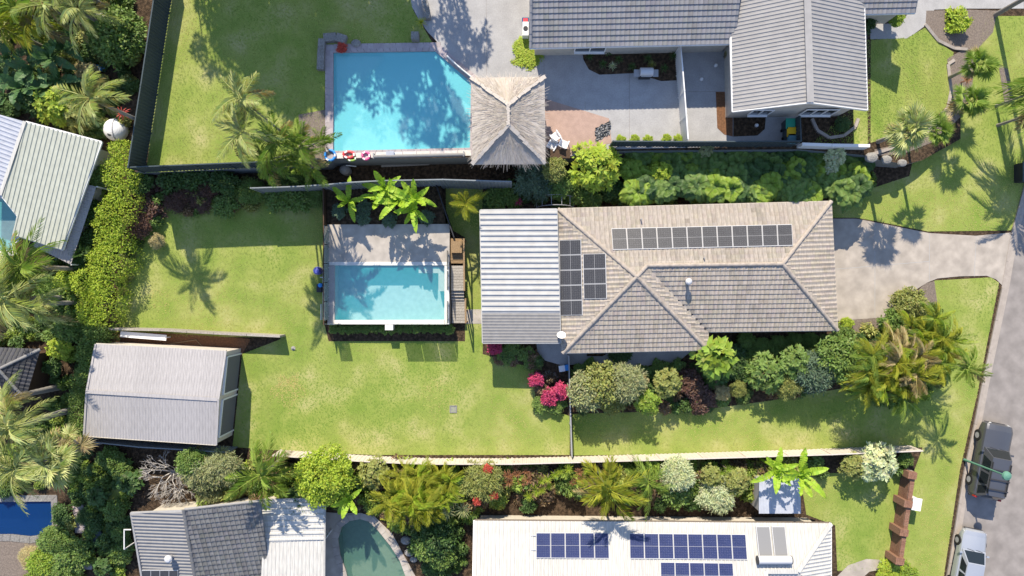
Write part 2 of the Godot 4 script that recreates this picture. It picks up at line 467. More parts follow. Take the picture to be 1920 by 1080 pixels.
func solar_panels(p: Node, px: Array, nx: int, ny: int, o: Vector3, m: Vector3, tall: bool, cellmat: Material) -> void:
	# px: four photo corners TL TR BR BL lying on the roof plane (o, m)
	var cr := []
	for i in 4: cr.append(on_plane(px[i * 2], px[i * 2 + 1], o, m, 0.09))
	if not panel_meshes.has("frame"):
		var fr := MB.new()
		fr.box(Vector3(0, 0, 0), Vector3(0.975, 1, 0.975))
		panel_meshes.frame = fr.mesh()
		for t in [true, false]:
			var ce := MB.new()
			var a := 6 if t else 10
			var b := 10 if t else 6
			for i in a:
				for j in b:
					var g := rf(0.88, 1.1)
					ce.col = Color(g, g, g)
					var gx := 0.004 * (6.0 if not t and i == 5 else 1.0)
					var gz := 0.004 * (6.0 if t and j == 5 else 1.0)
					var x0 := -0.465 + 0.93 * i / a + gx * 0.35
					var x1 := -0.465 + 0.93 * (i + 1) / a
					var z0 := -0.465 + 0.93 * j / b + gz * 0.35
					var z1 := -0.465 + 0.93 * (j + 1) / b
					ce.ntri(Vector3(x0, 0, z0), Vector3(x1, 0, z0), Vector3(x1, 0, z1), Vector3.UP, Vector3.UP, Vector3.UP)
					ce.ntri(Vector3(x0, 0, z0), Vector3(x1, 0, z1), Vector3(x0, 0, z1), Vector3.UP, Vector3.UP, Vector3.UP)
			panel_meshes["tall" if t else "wide"] = ce.mesh()
	for j in ny:
		for i in nx:
			var q := []
			for k in [[0, 0], [1, 0], [1, 1], [0, 1]]:
				var u := float(i + k[0]) / nx
				var w := float(j + k[1]) / ny
				q.append(cr[0].lerp(cr[1], u).lerp(cr[3].lerp(cr[2], u), w))
			var x: Vector3 = (q[1] - q[0] + q[2] - q[3]) * 0.5
			var z: Vector3 = (q[3] - q[0] + q[2] - q[1]) * 0.5
			var y := z.cross(x).normalized()
			var pn := put(p, "solar_panel", panel_meshes.frame, M.alu, Transform3D(Basis(x, y * 0.04, z), (q[0] + q[2]) * 0.5 - origin(p)))
			put(pn, "cell_sheet", panel_meshes["tall" if tall else "wide"], cellmat, Transform3D(Basis(), Vector3(0, 0.6, 0)))
func vent_pipe(p: Node, called: String, at: Vector3, r: float, h: float, cowl: bool) -> void:
	var mb := MB.new()
	mb.lathe(at, [[r, -0.3], [r, h], [0.0, h]], 10)
	var v := part(p, called, mb, M.mid_metal)
	if cowl:
		mb = MB.new()
		mb.lathe(at + Vector3(0, h, 0), [[r * 1.1, 0.0], [r * 1.9, 0.05], [r * 2.0, 0.16], [r * 1.3, 0.26], [0.0, 0.3]], 12)
		part(v, "cowl", mb, M.alu)

# ---------- plants ----------
var P := {}       # prototype meshes
func leaf(mb: MB, o: Vector3, d: Vector3, up: Vector3, len: float, wid: float, fold := 0.25, droop := 0.0) -> void:
	var s := d.cross(up).normalized() * wid * 0.5
	var w := s.cross(d).normalized()
	var mid := o + d * len * 0.45 + w * fold * wid
	var tip := o + d * len - Vector3(0, droop * len, 0)
	mb.tri(o, mid + s - w * fold * wid, tip)
	mb.tri(o, tip, mid - s - w * fold * wid)
func tint(mb: MB, base: float, spread: float) -> void:
	var g := base * (1.0 + rf(-spread, spread))
	mb.col = Color(g * rf(0.85, 1.2), g * rf(0.93, 1.07), g * rf(0.75, 1.2))
func rdir() -> Vector3:
	var z := rf(-1, 1)
	var a := rf(0, TAU)
	return Vector3(cos(a) * sqrt(1 - z * z), z, sin(a) * sqrt(1 - z * z))
func crown_mesh(sd: int, clumps: int, per: int, cr: float, ll: float, ratio: float, whorl := false) -> ArrayMesh:
	rng.seed = sd
	var mb := MB.new()
	var fn := FastNoiseLite.new()
	fn.seed = sd; fn.frequency = 0.9
	for i in clumps:
		var d := rdir()
		if d.y < -0.25: d.y = -d.y
		d = d.normalized()
		var lump := 0.84 + 0.34 * fn.get_noise_3dv(d * 1.6)
		var ctr := d * lump * (1.0 - 0.5 * pow(rng.randf(), 2.6))
		var bright := rf(0.72, 1.2)
		for k in per:
			tint(mb, bright, 0.2)
			if whorl:
				var out := (d + Vector3(0, 0.8, 0)).normalized()
				var r := rdir()
				var side := (r - out * r.dot(out)).normalized()
				var dir := (side + out * rf(0.1, 0.7)).normalized()
				leaf(mb, ctr + dir * 0.02, dir, out, ll * rf(0.75, 1.2), ll * ratio, 0.2, 0.12)
			else:
				var off := rdir() * cr * pow(rng.randf(), 0.4)
				var pos := ctr + off
				var dir := (rdir() + d * 0.35 + Vector3(0, -0.1, 0)).normalized()
				var upv := (d * 0.6 + Vector3(0, 0.9, 0) + rdir() * 0.75).normalized()
				leaf(mb, pos, dir, upv, ll * rf(0.7, 1.3), ll * ratio, 0.2)
	return mb.mesh()
func frond_mesh(sd: int, droop: float, leaflets: int, ll: float, lw: float, vee: float, ragged := 0.0) -> ArrayMesh:
	rng.seed = sd
	var mb := MB.new()
	var pos := func(t: float) -> Vector3: return Vector3(t * (1.0 - 0.12 * droop * t), 0.28 * t - droop * t * t, 0.05 * sin(t * 2.0))
	var path := PackedVector3Array()
	var rr := PackedFloat32Array()
	for i in 9:
		path.push_back(pos.call(i / 8.0)); rr.push_back(lerpf(0.016, 0.003, i / 8.0))
	mb.col = Color(1.1, 1.05, 0.8)
	mb.tube(path, rr, 4, false)
	for i in leaflets:
		var t := lerpf(0.14, 0.99, float(i) / (leaflets - 1))
		var o: Vector3 = pos.call(t)
		var fw: Vector3 = (pos.call(minf(t + 0.02, 1.0)) - pos.call(t - 0.02)).normalized()
		var l := ll * (0.35 + 0.9 * sin(PI * clampf(t * 0.86 + 0.1, 0, 1))) * rf(0.85, 1.1)
		for s in [-1.0, 1.0]:
			if rng.randf() < ragged: continue
			tint(mb, 1.0, 0.22)
			var side := Vector3(0, 0, s)
			var lean := lerpf(0.55, 1.5, t)
			var d := (side + fw * lean + Vector3(rf(-0.15, 0.15), vee + rf(-0.25, 0.25), 0)).normalized()
			var up := (Vector3.UP + side * 0.3).normalized()
			leaf(mb, o, d, up, l, lw * rf(0.85, 1.15), 0.15, 0.35 + 0.3 * rng.randf())
	return mb.mesh()
func fan_mesh(sd: int) -> ArrayMesh:
	rng.seed = sd
	var mb := MB.new()
	mb.col = Color(1.05, 1.0, 0.8)
	mb.tube(PackedVector3Array([Vector3.ZERO, Vector3(0.25, 0.1, 0), Vector3(0.5, 0.1, 0)]), PackedFloat32Array([0.014, 0.012, 0.01]), 4, false)
	var hub := Vector3(0.48, 0.1, 0)
	for i in 26:
		var a := lerpf(-2.2, 2.2, i / 25.0) + rf(-0.04, 0.04)
		tint(mb, 1.0, 0.18)
		var d := Vector3(cos(a), 0.05 + rf(-0.06, 0.1), sin(a)).normalized()
		leaf(mb, hub, d, Vector3.UP, lerpf(0.52, 0.36, absf(a) / 2.2) * rf(0.9, 1.08), 0.062, 0.3, rf(0.1, 0.35))
	return mb.mesh()
func banana_mesh(sd: int, droop: float) -> ArrayMesh:
	rng.seed = sd
	var mb := MB.new()
	var pos := func(t: float) -> Vector3: return Vector3(t, 0.35 * t - droop * t * t, 0)
	var n := 11
	for i in n:
		var t0 := lerpf(0.12, 1.0, float(i) / n)
		var t1 := lerpf(0.12, 1.0, float(i + 1) / n)
		for s in [-1.0, 1.0]:
			var sag := rf(-0.03, 0.05)
			tint(mb, 1.0, 0.12)
			var w0 := 0.135 * pow(sin(PI * clampf(0.07 + 0.93 * (t0 - 0.12) / 0.88, 0.0, 1.0)), 0.55)
			var w1 := 0.135 * pow(maxf(sin(PI * clampf(0.07 + 0.93 * (t1 - 0.12) / 0.88, 0.0, 1.0)), 0.0), 0.55)
			var gap := 0.12 if rng.randf() < 0.3 else 0.0
			var a: Vector3 = pos.call(t0)
			var b: Vector3 = pos.call(t1)
			var e := a + Vector3(gap * (t1 - t0), 0.035 - sag, s * w0)
			var f := b + Vector3(-gap * (t1 - t0), 0.035 - sag, s * w1)
			if s > 0: mb.quad(a, b, f, e)
			else: mb.quad(a, e, f, b)
	mb.col = Color(1.25, 1.2, 1.0)
	var path := PackedVector3Array()
	for i in 8: path.push_back(pos.call(i / 7.0) + Vector3(0, 0.004, 0))
	mb.tube(path, PackedFloat32Array([0.02, 0.017, 0.014, 0.012, 0.01, 0.008, 0.006, 0.004]), 4, false)
	return mb.mesh()
func rosette_mesh(sd: int, n: int, wid: float, up_lo: float, up_hi: float, droop: float) -> ArrayMesh:
	rng.seed = sd
	var mb := MB.new()
	for i in n:
		var a := i * 2.39996 + rf(-0.2, 0.2)
		var e := lerpf(up_hi, up_lo, float(i) / n)
		var d := Vector3(cos(a) * cos(e), sin(e), sin(a) * cos(e))
		var l := rf(0.75, 1.05)
		var s := d.cross(Vector3.UP).normalized() * wid * 0.5
		tint(mb, 1.0, 0.2)
		var p1 := d * l * 0.5
		var p2 := d * l * 0.8 - Vector3(0, droop * 0.35 * l, 0)
		var p3 := d * l - Vector3(0, droop * l, 0)
		mb.quad(-s * 0.6, p1 - s, p1 + s, s * 0.6)
		mb.quad(p1 - s, p2 - s * 0.8, p2 + s * 0.8, p1 + s)
		mb.tri(p2 - s * 0.8, p3, p2 + s * 0.8)
	return mb.mesh()
func fern_mesh(sd: int) -> ArrayMesh:
	rng.seed = sd
	var mb := MB.new()
	for i in 16:
		var a := i * 2.39996 + rf(-0.2, 0.2)
		var e := lerpf(1.25, 0.35, i / 16.0)
		var l := rf(0.75, 1.1)
		var dr := rf(0.5, 0.9)
		var o := Vector3.ZERO
		for k in 15:
			var t := (k + 2) / 16.0
			var p := Vector3(cos(a) * cos(e), sin(e), sin(a) * cos(e)) * t * l - Vector3(0, dr * t * t * l, 0)
			var fw := (p - o).normalized()
			o = p
			tint(mb, 1.0, 0.2)
			for s in [-1.0, 1.0]:
				var side: Vector3 = fw.cross(Vector3.UP).normalized() * s
				leaf(mb, p, (side + fw * 0.7 - Vector3(0, 0.25, 0)).normalized(), Vector3.UP, 0.34 * sin(PI * (0.15 + 0.8 * t)), 0.085, 0.2, 0.1)
	return mb.mesh()
func twig_mesh(sd: int) -> ArrayMesh:
	rng.seed = sd
	var mb := MB.new()
	var todo := []
	for i in 7:
		var a := TAU * i / 7.0 + rf(-0.3, 0.3)
		todo.append([Vector3(0, 0, 0), Vector3(cos(a) * 0.8, rf(0.5, 1.1), sin(a) * 0.8).normalized(), 0.42, 0.03, 0])
	while todo.size():
		var q: Array = todo.pop_back()
		var b: Vector3 = q[0] + q[1] * q[2]
		var g := rf(0.8, 1.15)
		mb.col = Color(g, g, g)
		mb.tube(PackedVector3Array([q[0], b]), PackedFloat32Array([q[3], q[3] * 0.65]), 4, false)
		if q[4] < 4:
			for k in 3: todo.append([b, (q[1] + rdir() * 0.75 + Vector3(0, 0.08, 0)).normalized(), q[2] * rf(0.55, 0.8), q[3] * 0.6, q[4] + 1])
	return mb.mesh()
func stems_mesh(sd: int, n: int, spread: float) -> ArrayMesh:     # from the ground (y 0) to y 1
	rng.seed = sd
	var mb := MB.new()
	for i in n:
		var a := TAU * i / n + rf(-0.4, 0.4)
		var e := Vector3(cos(a), 0, sin(a)) * spread * rf(0.6, 1.1)
		mb.tube(PackedVector3Array([e * 0.12, e * 0.35 + Vector3(0, 0.45, 0), e + Vector3(0, 1.0, 0)]), PackedFloat32Array([0.07, 0.05, 0.022]), 6)
	return mb.mesh()
func trunk_mesh(sd: int) -> ArrayMesh:       # a palm trunk, height 1, radius about 1 at the base
	rng.seed = sd
	var mb := MB.new()
	var path := PackedVector3Array()
	var rr := PackedFloat32Array()
	for i in 25:
		var t := i / 24.0
		path.push_back(Vector3(0.0, t, 0.0)); rr.push_back((1.25 - 0.55 * t) * (1.0 if i % 2 else 0.93) + (0.35 if i == 0 else 0.0))
	mb.tube(path, rr, 9)
	return mb.mesh()
func prototypes() -> void:
	for i in 2:
		P["S%d" % i] = crown_mesh(100 + i, 60, 30, 0.30, 0.26, 0.5)
		P["M%d" % i] = crown_mesh(110 + i, 150, 34, 0.22, 0.15, 0.5)
		P["L%d" % i] = crown_mesh(120 + i, 300, 34, 0.16, 0.095, 0.48)
		P["T%d" % i] = crown_mesh(125 + i, [52, 34][i], 22, 0.2, 0.2, 0.5)
		P["N%d" % i] = crown_mesh(130 + i, 170, 34, 0.22, 0.19, 0.2)
		P["V%d" % i] = crown_mesh(140 + i, 130, 13, 0.1, 0.2, 0.42, true)
		P["B%d" % i] = crown_mesh(150 + i, 38, 9, 0.25, 0.42, 0.62, true)
		P["fern%d" % i] = fern_mesh(160 + i)
		P["strap%d" % i] = rosette_mesh(170 + i, 34, 0.075, 0.0, 1.3, 0.35)
		P["spike%d" % i] = rosette_mesh(174 + i, 44, 0.05, -0.1, 1.4, 0.05)
	P.feather0 = frond_mesh(1, 0.5, 26, 0.23, 0.026, 0.05, 0.06)
	P.feather1 = frond_mesh(2, 0.8, 26, 0.23, 0.026, -0.1, 0.1)
	P.feather2 = frond_mesh(3, 0.3, 26, 0.24, 0.026, 0.25, 0.06)
	P.feather3 = frond_mesh(31, 0.65, 24, 0.2, 0.026, 0.1, 0.12)
	P.feather4 = frond_mesh(32, 1.0, 24, 0.22, 0.024, -0.2, 0.2)
	P.plume2 = frond_mesh(33, 0.45, 24, 0.22, 0.024, 0.0, 0.1)
	P.plume3 = frond_mesh(34, 1.15, 24, 0.2, 0.024, -0.5, 0.22)
	P.plume0 = frond_mesh(4, 0.65, 24, 0.2, 0.024, -0.15, 0.12)
	P.plume1 = frond_mesh(5, 0.95, 24, 0.21, 0.024, -0.4, 0.18)
	P.fan0 = fan_mesh(6)
	P.fan1 = fan_mesh(7)
	for i in 4: P["banana%d" % i] = banana_mesh(10 + i, [0.35, 0.6, 0.9, 0.2][i])
	P.twig = twig_mesh(20)
	P.stems = stems_mesh(21, 5, 0.6)
	P.stem1 = stems_mesh(22, 3, 0.45)
	P.trunk = trunk_mesh(23)
func centre(px: float, py: float, h: float) -> Vector3: return W(px, py, h) - Vector3(0, h, 0)
# a shrub or small tree whose crown is seen round (px, py); r is its radius in metres, h its height
func shrub(px: float, py: float, r: float, h: float, proto: String, leafm: String, label: String, group := "", called := "shrub", ry := 0.0, rz := 0.0) -> Node3D:
	if ry == 0.0: ry = minf(h * 0.55, r * 0.95)
	if rz == 0.0: rz = r
	var cy := h - ry
	var t := thing(called, label, "tree" if called.ends_with("tree") else "shrub", centre(px, py, cy + ry * 0.4), group)
	var b := Basis(Vector3.UP, rf(0, TAU)).scaled_local(Vector3(r, ry, rz))
	if r != rz: b = Basis().scaled(Vector3(r, ry, rz))
	put(t, "trunk" if called.ends_with("tree") else "stem", P.stems if h > 2.2 else P.stem1, M.bark, Transform3D(Basis().scaled(Vector3(r * 0.75, cy + ry * 0.25, rz * 0.75)), Vector3.ZERO))
	put(t, "crown" if called.ends_with("tree") else "foliage", P[proto], M[leafm], Transform3D(b, Vector3(0, cy, 0)), "")
	return t
func palm(px: float, py: float, h: float, fl: float, n: int, proto: String, leafm: String, label: String, group := "", dry := 0, tr := 0.13, hi := 1.25, lo := -0.25, lean := Vector2.ZERO) -> Node3D:
	var ctr := centre(px, py, h)
	var base := ctr - Vector3(lean.x, 0, lean.y)
	var t := thing("palm_tree", label, "palm", base, group)
	var up := Vector3(lean.x, h, lean.y)
	put(t, "trunk", P.trunk, M.bark_grey, Transform3D(Basis(Vector3(tr, 0, 0), up, Vector3(0, 0, tr)), Vector3.ZERO))
	var a0 := rf(0, TAU)
	var nv: int = {"feather": 5, "plume": 4, "fan": 2}[proto]
	for i in n:
		var a := a0 + i * 2.39996 + rf(-0.35, 0.35)
		var e := lerpf(hi, lo, pow(float(i) / n, 0.8)) + rf(-0.2, 0.2)
		var b := Basis(Vector3.UP, a) * Basis(Vector3(0, 0, 1), e) * Basis(Vector3(1, 0, 0), rf(-0.25, 0.25))
		put(t, "frond", P[proto + str(i % nv)], M.frond_dry if i >= n - dry else M[leafm], Transform3D(b.scaled_local(Vector3.ONE * fl * rf(0.7, 1.15)), up))
	return t
# several stems from one root, each with its own fronds
func palm_clump(px: float, py: float, h: float, spread: float, stems: int, fl: float, per: int, proto: String, leafm: String, label: String, leaf2 := "") -> Node3D:
	var t := thing("clumping_palm", label, "palm", centre(px, py, h * 0.85))
	var nv: int = {"feather": 5, "plume": 4, "fan": 2}[proto]
	for s in stems:
		var a := s * 2.39996
		var d := Vector3(cos(a), 0, sin(a)) * spread * sqrt((s + 0.5) / stems)
		var hh := h * rf(0.6, 1.0)
		put(t, "stem", P.trunk, M.frond_dry, Transform3D(Basis(Vector3(0.06, 0, 0), d * 0.6 + Vector3(0, hh, 0), Vector3(0, 0, 0.06)), d * 0.4))
		for i in per:
			var g := a + i * 2.39996 + rf(-0.3, 0.3)
			var e := lerpf(1.15, -0.15, float(i) / per) + rf(-0.12, 0.12)
			var b := Basis(Vector3.UP, g) * Basis(Vector3(0, 0, 1), e) * Basis(Vector3(1, 0, 0), rf(-0.9, 0.9))
			put(t, "frond", P[proto + str((i + s) % nv)], M[leaf2] if leaf2 and rng.randf() < 0.35 else M.leaf_lime if rng.randf() < 0.2 else M[leafm], Transform3D(b.scaled_local(Vector3.ONE * fl * rf(0.75, 1.1)), d + Vector3(0, hh, 0)))
	return t
func banana(px: float, py: float, h: float, fl: float, n: int, leafm: String, label: String, group := "", called := "banana_plant", wide := 1.0) -> Node3D:
	var t := thing(called, label, "plant", centre(px, py, h), group)
	put(t, "stem", P.trunk, M[leafm], Transform3D(Basis(Vector3(0.09, 0, 0), Vector3(0, h, 0), Vector3(0, 0, 0.09)), Vector3.ZERO))
	var a0 := rf(0, TAU)
	for i in n:
		var b := Basis(Vector3.UP, a0 + i * 2.39996 + rf(-0.2, 0.2)) * Basis(Vector3(0, 0, 1), lerpf(1.1, 0.0, float(i) / n) + rf(-0.15, 0.15)) * Basis(Vector3(1, 0, 0), rf(-0.4, 0.4))
		var k := fl * rf(0.8, 1.1)
		put(t, "leaf", P["banana%d" % (i % 4)], M[leafm], Transform3D(b.scaled_local(Vector3(k, k, k * wide)), Vector3(0, h, 0)))
	return t
func rosette(px: float, py: float, r: float, h: float, proto: String, leafm: String, label: String, group := "", called := "spiky_plant", heads := 1) -> Node3D:
	var t := thing(called, label, "plant", centre(px, py, h), group)
	for s in heads:
		var d := Vector3.ZERO if heads == 1 else Vector3(cos(s * 2.4), 0, sin(s * 2.4)) * r * 0.75 * sqrt((s + 0.3) / heads)
		var hh := h * (1.0 if heads == 1 else rf(0.65, 1.0))
		put(t, "stem", P.trunk, M.bark, Transform3D(Basis(Vector3(0.05, 0, 0), d * 0.8 + Vector3(0, hh, 0), Vector3(0, 0, 0.05)), d * 0.2))
		var k := r if heads == 1 else r * rf(0.5, 0.7)
		put(t, "leaf_crown", P[proto + str(s % 2)], M[leafm], Transform3D(Basis(Vector3.UP, rf(0, TAU)).scaled_local(Vector3.ONE * k), d + Vector3(0, hh, 0)))
	return t
var cover := []
func undergrowth(px: Array, dens: float, shades: Array, lo := 0.25, hi := 0.55) -> void:
	var p := PG(px)
	var b := bounds2(p)
	for i in int(b.get_area() * dens):
		var q := Vector2(rf(b.position.x, b.end.x), rf(b.position.y, b.end.y))
		if Geometry2D.is_point_in_polygon(q, p): cover.append([Vector3(q.x, lift, q.y), rf(lo, hi), shades[rng.randi() % shades.size()]])
func plant_cover() -> void:
	var mm := MultiMesh.new()
	mm.transform_format = MultiMesh.TRANSFORM_3D
	mm.use_colors = true
	mm.mesh = crown_mesh(190, 30, 22, 0.35, 0.42, 0.42)
	mm.instance_count = cover.size()
	for i in cover.size():
		var k: float = cover[i][1]
		mm.set_instance_transform(i, Transform3D(Basis(Vector3.UP, rf(0, TAU)).scaled(Vector3(k, k * rf(0.7, 1.5), k)), cover[i][0] + Vector3(0, k * 0.35, 0)))
		var c: Color = cover[i][2]
		mm.set_instance_color(i, c * rf(0.75, 1.2))
	var o := MultiMeshInstance3D.new()
	o.name = "undergrowth"
	o.multimesh = mm
	leafmat("undergrowth", 1, 1, 1, 0.4)
	o.material_override = M.undergrowth
	add_child(o)
	o.set_meta("label", "low leafy undergrowth filling the garden beds"); o.set_meta("category", "undergrowth"); o.set_meta("kind", "stuff")
# a clipped hedge along photo points at height h; leaves over its skin and inside it
func hedge(px: Array, widths: Array, h: float, leafm: String, label: String, per_m2 := 210, leaf_len := 0.14) -> void:
	var pts := []
	for i in range(0, px.size(), 2): pts.append(centre(px[i], px[i + 1], h))
	var t := thing("hedge", label, "hedge", pts[0])
	var mb := MB.new()
	var st := MB.new()
	var hn := FastNoiseLite.new()
	hn.frequency = 0.55; hn.fractal_octaves = 2
	for i in pts.size() - 1:
		var a: Vector3 = pts[i]
		var b: Vector3 = pts[i + 1]
		var l := a.distance_to(b)
		var d := (b - a).normalized()
		var s := d.cross(Vector3.UP)
		for k in int(l * (widths[i] + h * 1.1) * per_m2):
			var u := rf(0, 1)
			var w: float = lerpf(widths[i], widths[i + 1], u) * 0.5
			var g := rf(-1.25, 1.25)       # across the profile: the top, then down both sides
			var at := a.lerp(b, u)
			var lump := 1.0 + 0.55 * hn.get_noise_3d(at.x, g * 0.8, at.z) + rf(-0.25, 0.08)
			var off := clampf(g, -0.8, 0.8) / 0.8
			var y := h * (1.0 - 0.18 * pow(absf(off), 3.0)) - (absf(g) - 0.8) / 0.45 * h * 0.85 if absf(g) > 0.8 else h * (1.0 - 0.18 * pow(absf(off), 3.0))
			var p := a.lerp(b, u) + s * off * w * lump + Vector3(0, maxf(0.05, y * (0.72 + 0.28 * lump)), 0)
			tint(mb, rf(0.8, 1.15), 0.2)
			leaf(mb, p, (rdir() + s * off * 0.4).normalized(), (Vector3.UP + s * off * 0.8 + rdir() * 0.8).normalized(), leaf_len * rf(0.7, 1.3), leaf_len * 0.5, 0.2)
		for k in int(l / 0.8):
			var c0 := a.lerp(b, (k + 0.5) * 0.8 / l)
			st.tube(PackedVector3Array([c0, c0 + Vector3(0, h * 0.9, 0)]), PackedFloat32Array([0.05, 0.02]), 5)
	part(t, "foliage", mb, M[leafm])
	part(t, "stem", st, M.bark)

# ---------- things of the setting ----------
func ring_at(p: PackedVector2Array, d: float) -> PackedVector2Array:
	var q := PackedVector2Array()
	for i in p.size():
		var a := (p[i] - p[(i - 1 + p.size()) % p.size()]).normalized()
		var b := (p[(i + 1) % p.size()] - p[i]).normalized()
		var na := Vector2(a.y, -a.x)
		var m := (na + Vector2(b.y, -b.x)).normalized()
		q.push_back(p[i] + m * d / maxf(m.dot(na), 0.4))
	return q
func ring_of(p: PackedVector2Array, d: float) -> PackedVector2Array:     # outline moved out by d, vertex by vertex
	var q := ring_at(p, d)
	return q if (absf(area(q)) > absf(area(p))) == (d > 0) else ring_at(p, -d)
func area(p: PackedVector2Array) -> float:
	var r := 0.0
	for i in p.size(): r += p[i].cross(p[(i + 1) % p.size()])
	return r * 0.5
func pool(px: Array, label: String, depth: float, shell: String, water: String, cop: String, cw: float, stone := 0.5, level := 0.12) -> Node3D:
	var p := PG(px)
	holes.append([p, lift])
	var t := thing("swimming_pool", label, "pool", Vector3(p[0].x, lift, p[0].y))
	var mb := MB.new()
	mb.sides(p, lift - depth, lift, true); mb.sheet(p, lift - depth)
	part(t, "shell", mb, M[shell])
	mb = MB.new()
	mb.sheet(p, lift - level)
	part(t, "water", mb, M[water])
	var q := ring_of(p, cw)
	var ic := ring_of(p, -0.03)
	for i in p.size():
		var j := (i + 1) % p.size()
		var n := maxi(1, int(round(p[i].distance_to(p[j]) / stone)))
		for k in n:
			var u := (k + 0.02) / n
			var w := (k + 0.98) / n
			mb = MB.new()
			var g := rf(0.88, 1.08)
			mb.col = Color(g, g * rf(0.97, 1.0), g * rf(0.96, 1.03))
			mb.prism(PackedVector2Array([ic[i].lerp(ic[j], u), ic[i].lerp(ic[j], w), q[i].lerp(q[j], w), q[i].lerp(q[j], u)]), lift - 0.1, lift + 0.045 + rf(0, 0.006))
			part(t, "coping_stone", mb, M[cop])
	return t
func cells(lo: Vector2i, hi: Vector2i, y: float, within: PackedVector2Array) -> MB:      # a sheet with the pools cut out
	var mb := MB.new()
	for i in range(lo.x, hi.x):
		for j in range(lo.y, hi.y):
			var polys := [PackedVector2Array([Vector2(i, j), Vector2(i + 1, j), Vector2(i + 1, j + 1), Vector2(i, j + 1)])]
			if within.size(): polys = Geometry2D.intersect_polygons(polys[0], within)
			for hp in holes:
				if absf(hp[1] - y) > 0.1: continue
				var nx := []
				for q in polys: nx.append_array(Geometry2D.clip_polygons(q, hp[0]))
				polys = nx
			for q in polys: mb.sheet(q, y)
	return mb
func ground() -> void:
	var mb := cells(Vector2i(-50, -34), Vector2i(50, 34), 0.0, PackedVector2Array())
	for r in [[-400, -400, 400, -34], [-400, 34, 400, 400], [-400, -34, -50, 34], [50, -34, 400, 34]]:
		mb.sheet(PackedVector2Array([Vector2(r[0], r[1]), Vector2(r[2], r[1]), Vector2(r[2], r[3]), Vector2(r[0], r[3])]), 0.0)
	setting("ground", mb, M.soil, "dark garden soil and leaf litter between the lots")
	lift = TERRACE
	var edge := PG([300, -200, 252, 322, 480, 312, 606, 306, 616, 299, 884, 295, 1026, 300, 1148, 283, 1500, 280, 1632, 292, 1632, -200])
	mb = cells(Vector2i(-34, -34), Vector2i(28, -6), TERRACE, edge)
	setting("terrace", mb, M.soil, "raised ground of the upper properties")
	mb = MB.new()
	mb.sides(edge, 0.0, TERRACE)
	setting("terrace_wall", mb, M.fence_grey, "grey retaining wall holding up the pool terrace")
	lift = 0.0
	sloped = true
	floor_sheet("bank", [1632, -90, 1632, 292, 1650, 300, 1700, 308, 1730, 300, 1802, 260, 1802, -90], 0.0, M.soil, "bank falling from the upper house to the street")
	mb = MB.new()
	var foot := [1632, 292, 1650, 300, 1700, 308, 1730, 300, 1802, 260]
	for i in range(0, foot.size() - 2, 2):
		var a := W(foot[i], foot[i + 1])
		var b := W(foot[i + 2], foot[i + 3])
		mb.quad(a, Vector3(a.x, 0, a.z), Vector3(b.x, 0, b.z), b)
	setting("bank_wall", mb, M.old_stone, "rough stone face at the foot of the palm bank")
	sloped = false
var tufts := []
func worn_patch(px: float, py: float, r: float, n: int) -> void:     # dry grass, listed first
	var o := W(px, py)
	for i in n:
		var a := rf(0, TAU)
		var k := r * sqrt(rng.randf()) * (0.75 + 0.35 * sin(a * 3.0) * cos(a * 2.0)) * (1.25 if rng.randf() < 0.2 else 1.0)
		tufts.append(o + Vector3(cos(a) * k, 0.012, sin(a) * k))
func lawn(px: Array, label: String, dens := 105.0, y := 0.012) -> void:
	floor_sheet("lawn", px, y, M.lawn, label)
	var p := PG(px)
	var b := bounds2(p)
	var rows := int(b.get_area() * dens)
	for i in rows:
		var q := Vector2(rf(b.position.x, b.end.x), rf(b.position.y, b.end.y))
		if absf(q.x) < 40 and absf(q.y) < 24 and Geometry2D.is_point_in_polygon(q, p):
			var gy := lift
			if sloped:
				gy = 0.0
				for k in 3: gy = TERRACE * clampf((1800.0 - (960.0 + q.x * F / (H - gy))) / 170.0, 0.0, 1.0)
			tufts.append(Vector3(q.x, gy + y, q.y))
var lawn_noise := FastNoiseLite.new()
func grass_tufts() -> void:
	lawn_noise.seed = 5; lawn_noise.frequency = 0.09; lawn_noise.fractal_octaves = 4
	var mb := MB.new()
	rng.seed = 77
	for i in 7:
		var a := i * 2.4
		var d := Vector3(cos(a), rf(0.5, 1.2), sin(a)).normalized()
		var s := d.cross(Vector3.UP).normalized() * 0.013
		mb.tri(-s, d * rf(0.06, 0.1), s)
	var mm := MultiMesh.new()
	mm.transform_format = MultiMesh.TRANSFORM_3D
	mm.use_colors = true
	mm.mesh = mb.mesh()
	mm.instance_count = tufts.size()
	for i in tufts.size():
		var q: Vector3 = tufts[i]
		var k := rf(0.5, 0.95)
		mm.set_instance_transform(i, Transform3D(Basis(Vector3.UP, rf(0, TAU)).scaled(Vector3(k, k * rf(0.4, 0.8), k)), q))
		var g := rf(0.94, 1.1)
		var dry := clampf(0.5 + 1.2 * lawn_noise.get_noise_2d(q.x, q.z), 0, 1)
		if i < 1500: dry = 1.5
		mm.set_instance_color(i, Color(g * lerpf(0.72, 1.28, dry), g * lerpf(0.88, 1.08, dry), g * lerpf(0.75, 1.5, dry)))
	var o := MultiMeshInstance3D.new()
	o.name = "grass"
	o.multimesh = mm
	o.material_override = M.blade
	add_child(o)
	o.set_meta("label", "short green grass growing over all the lawns"); o.set_meta("category", "grass"); o.set_meta("kind", "stuff")
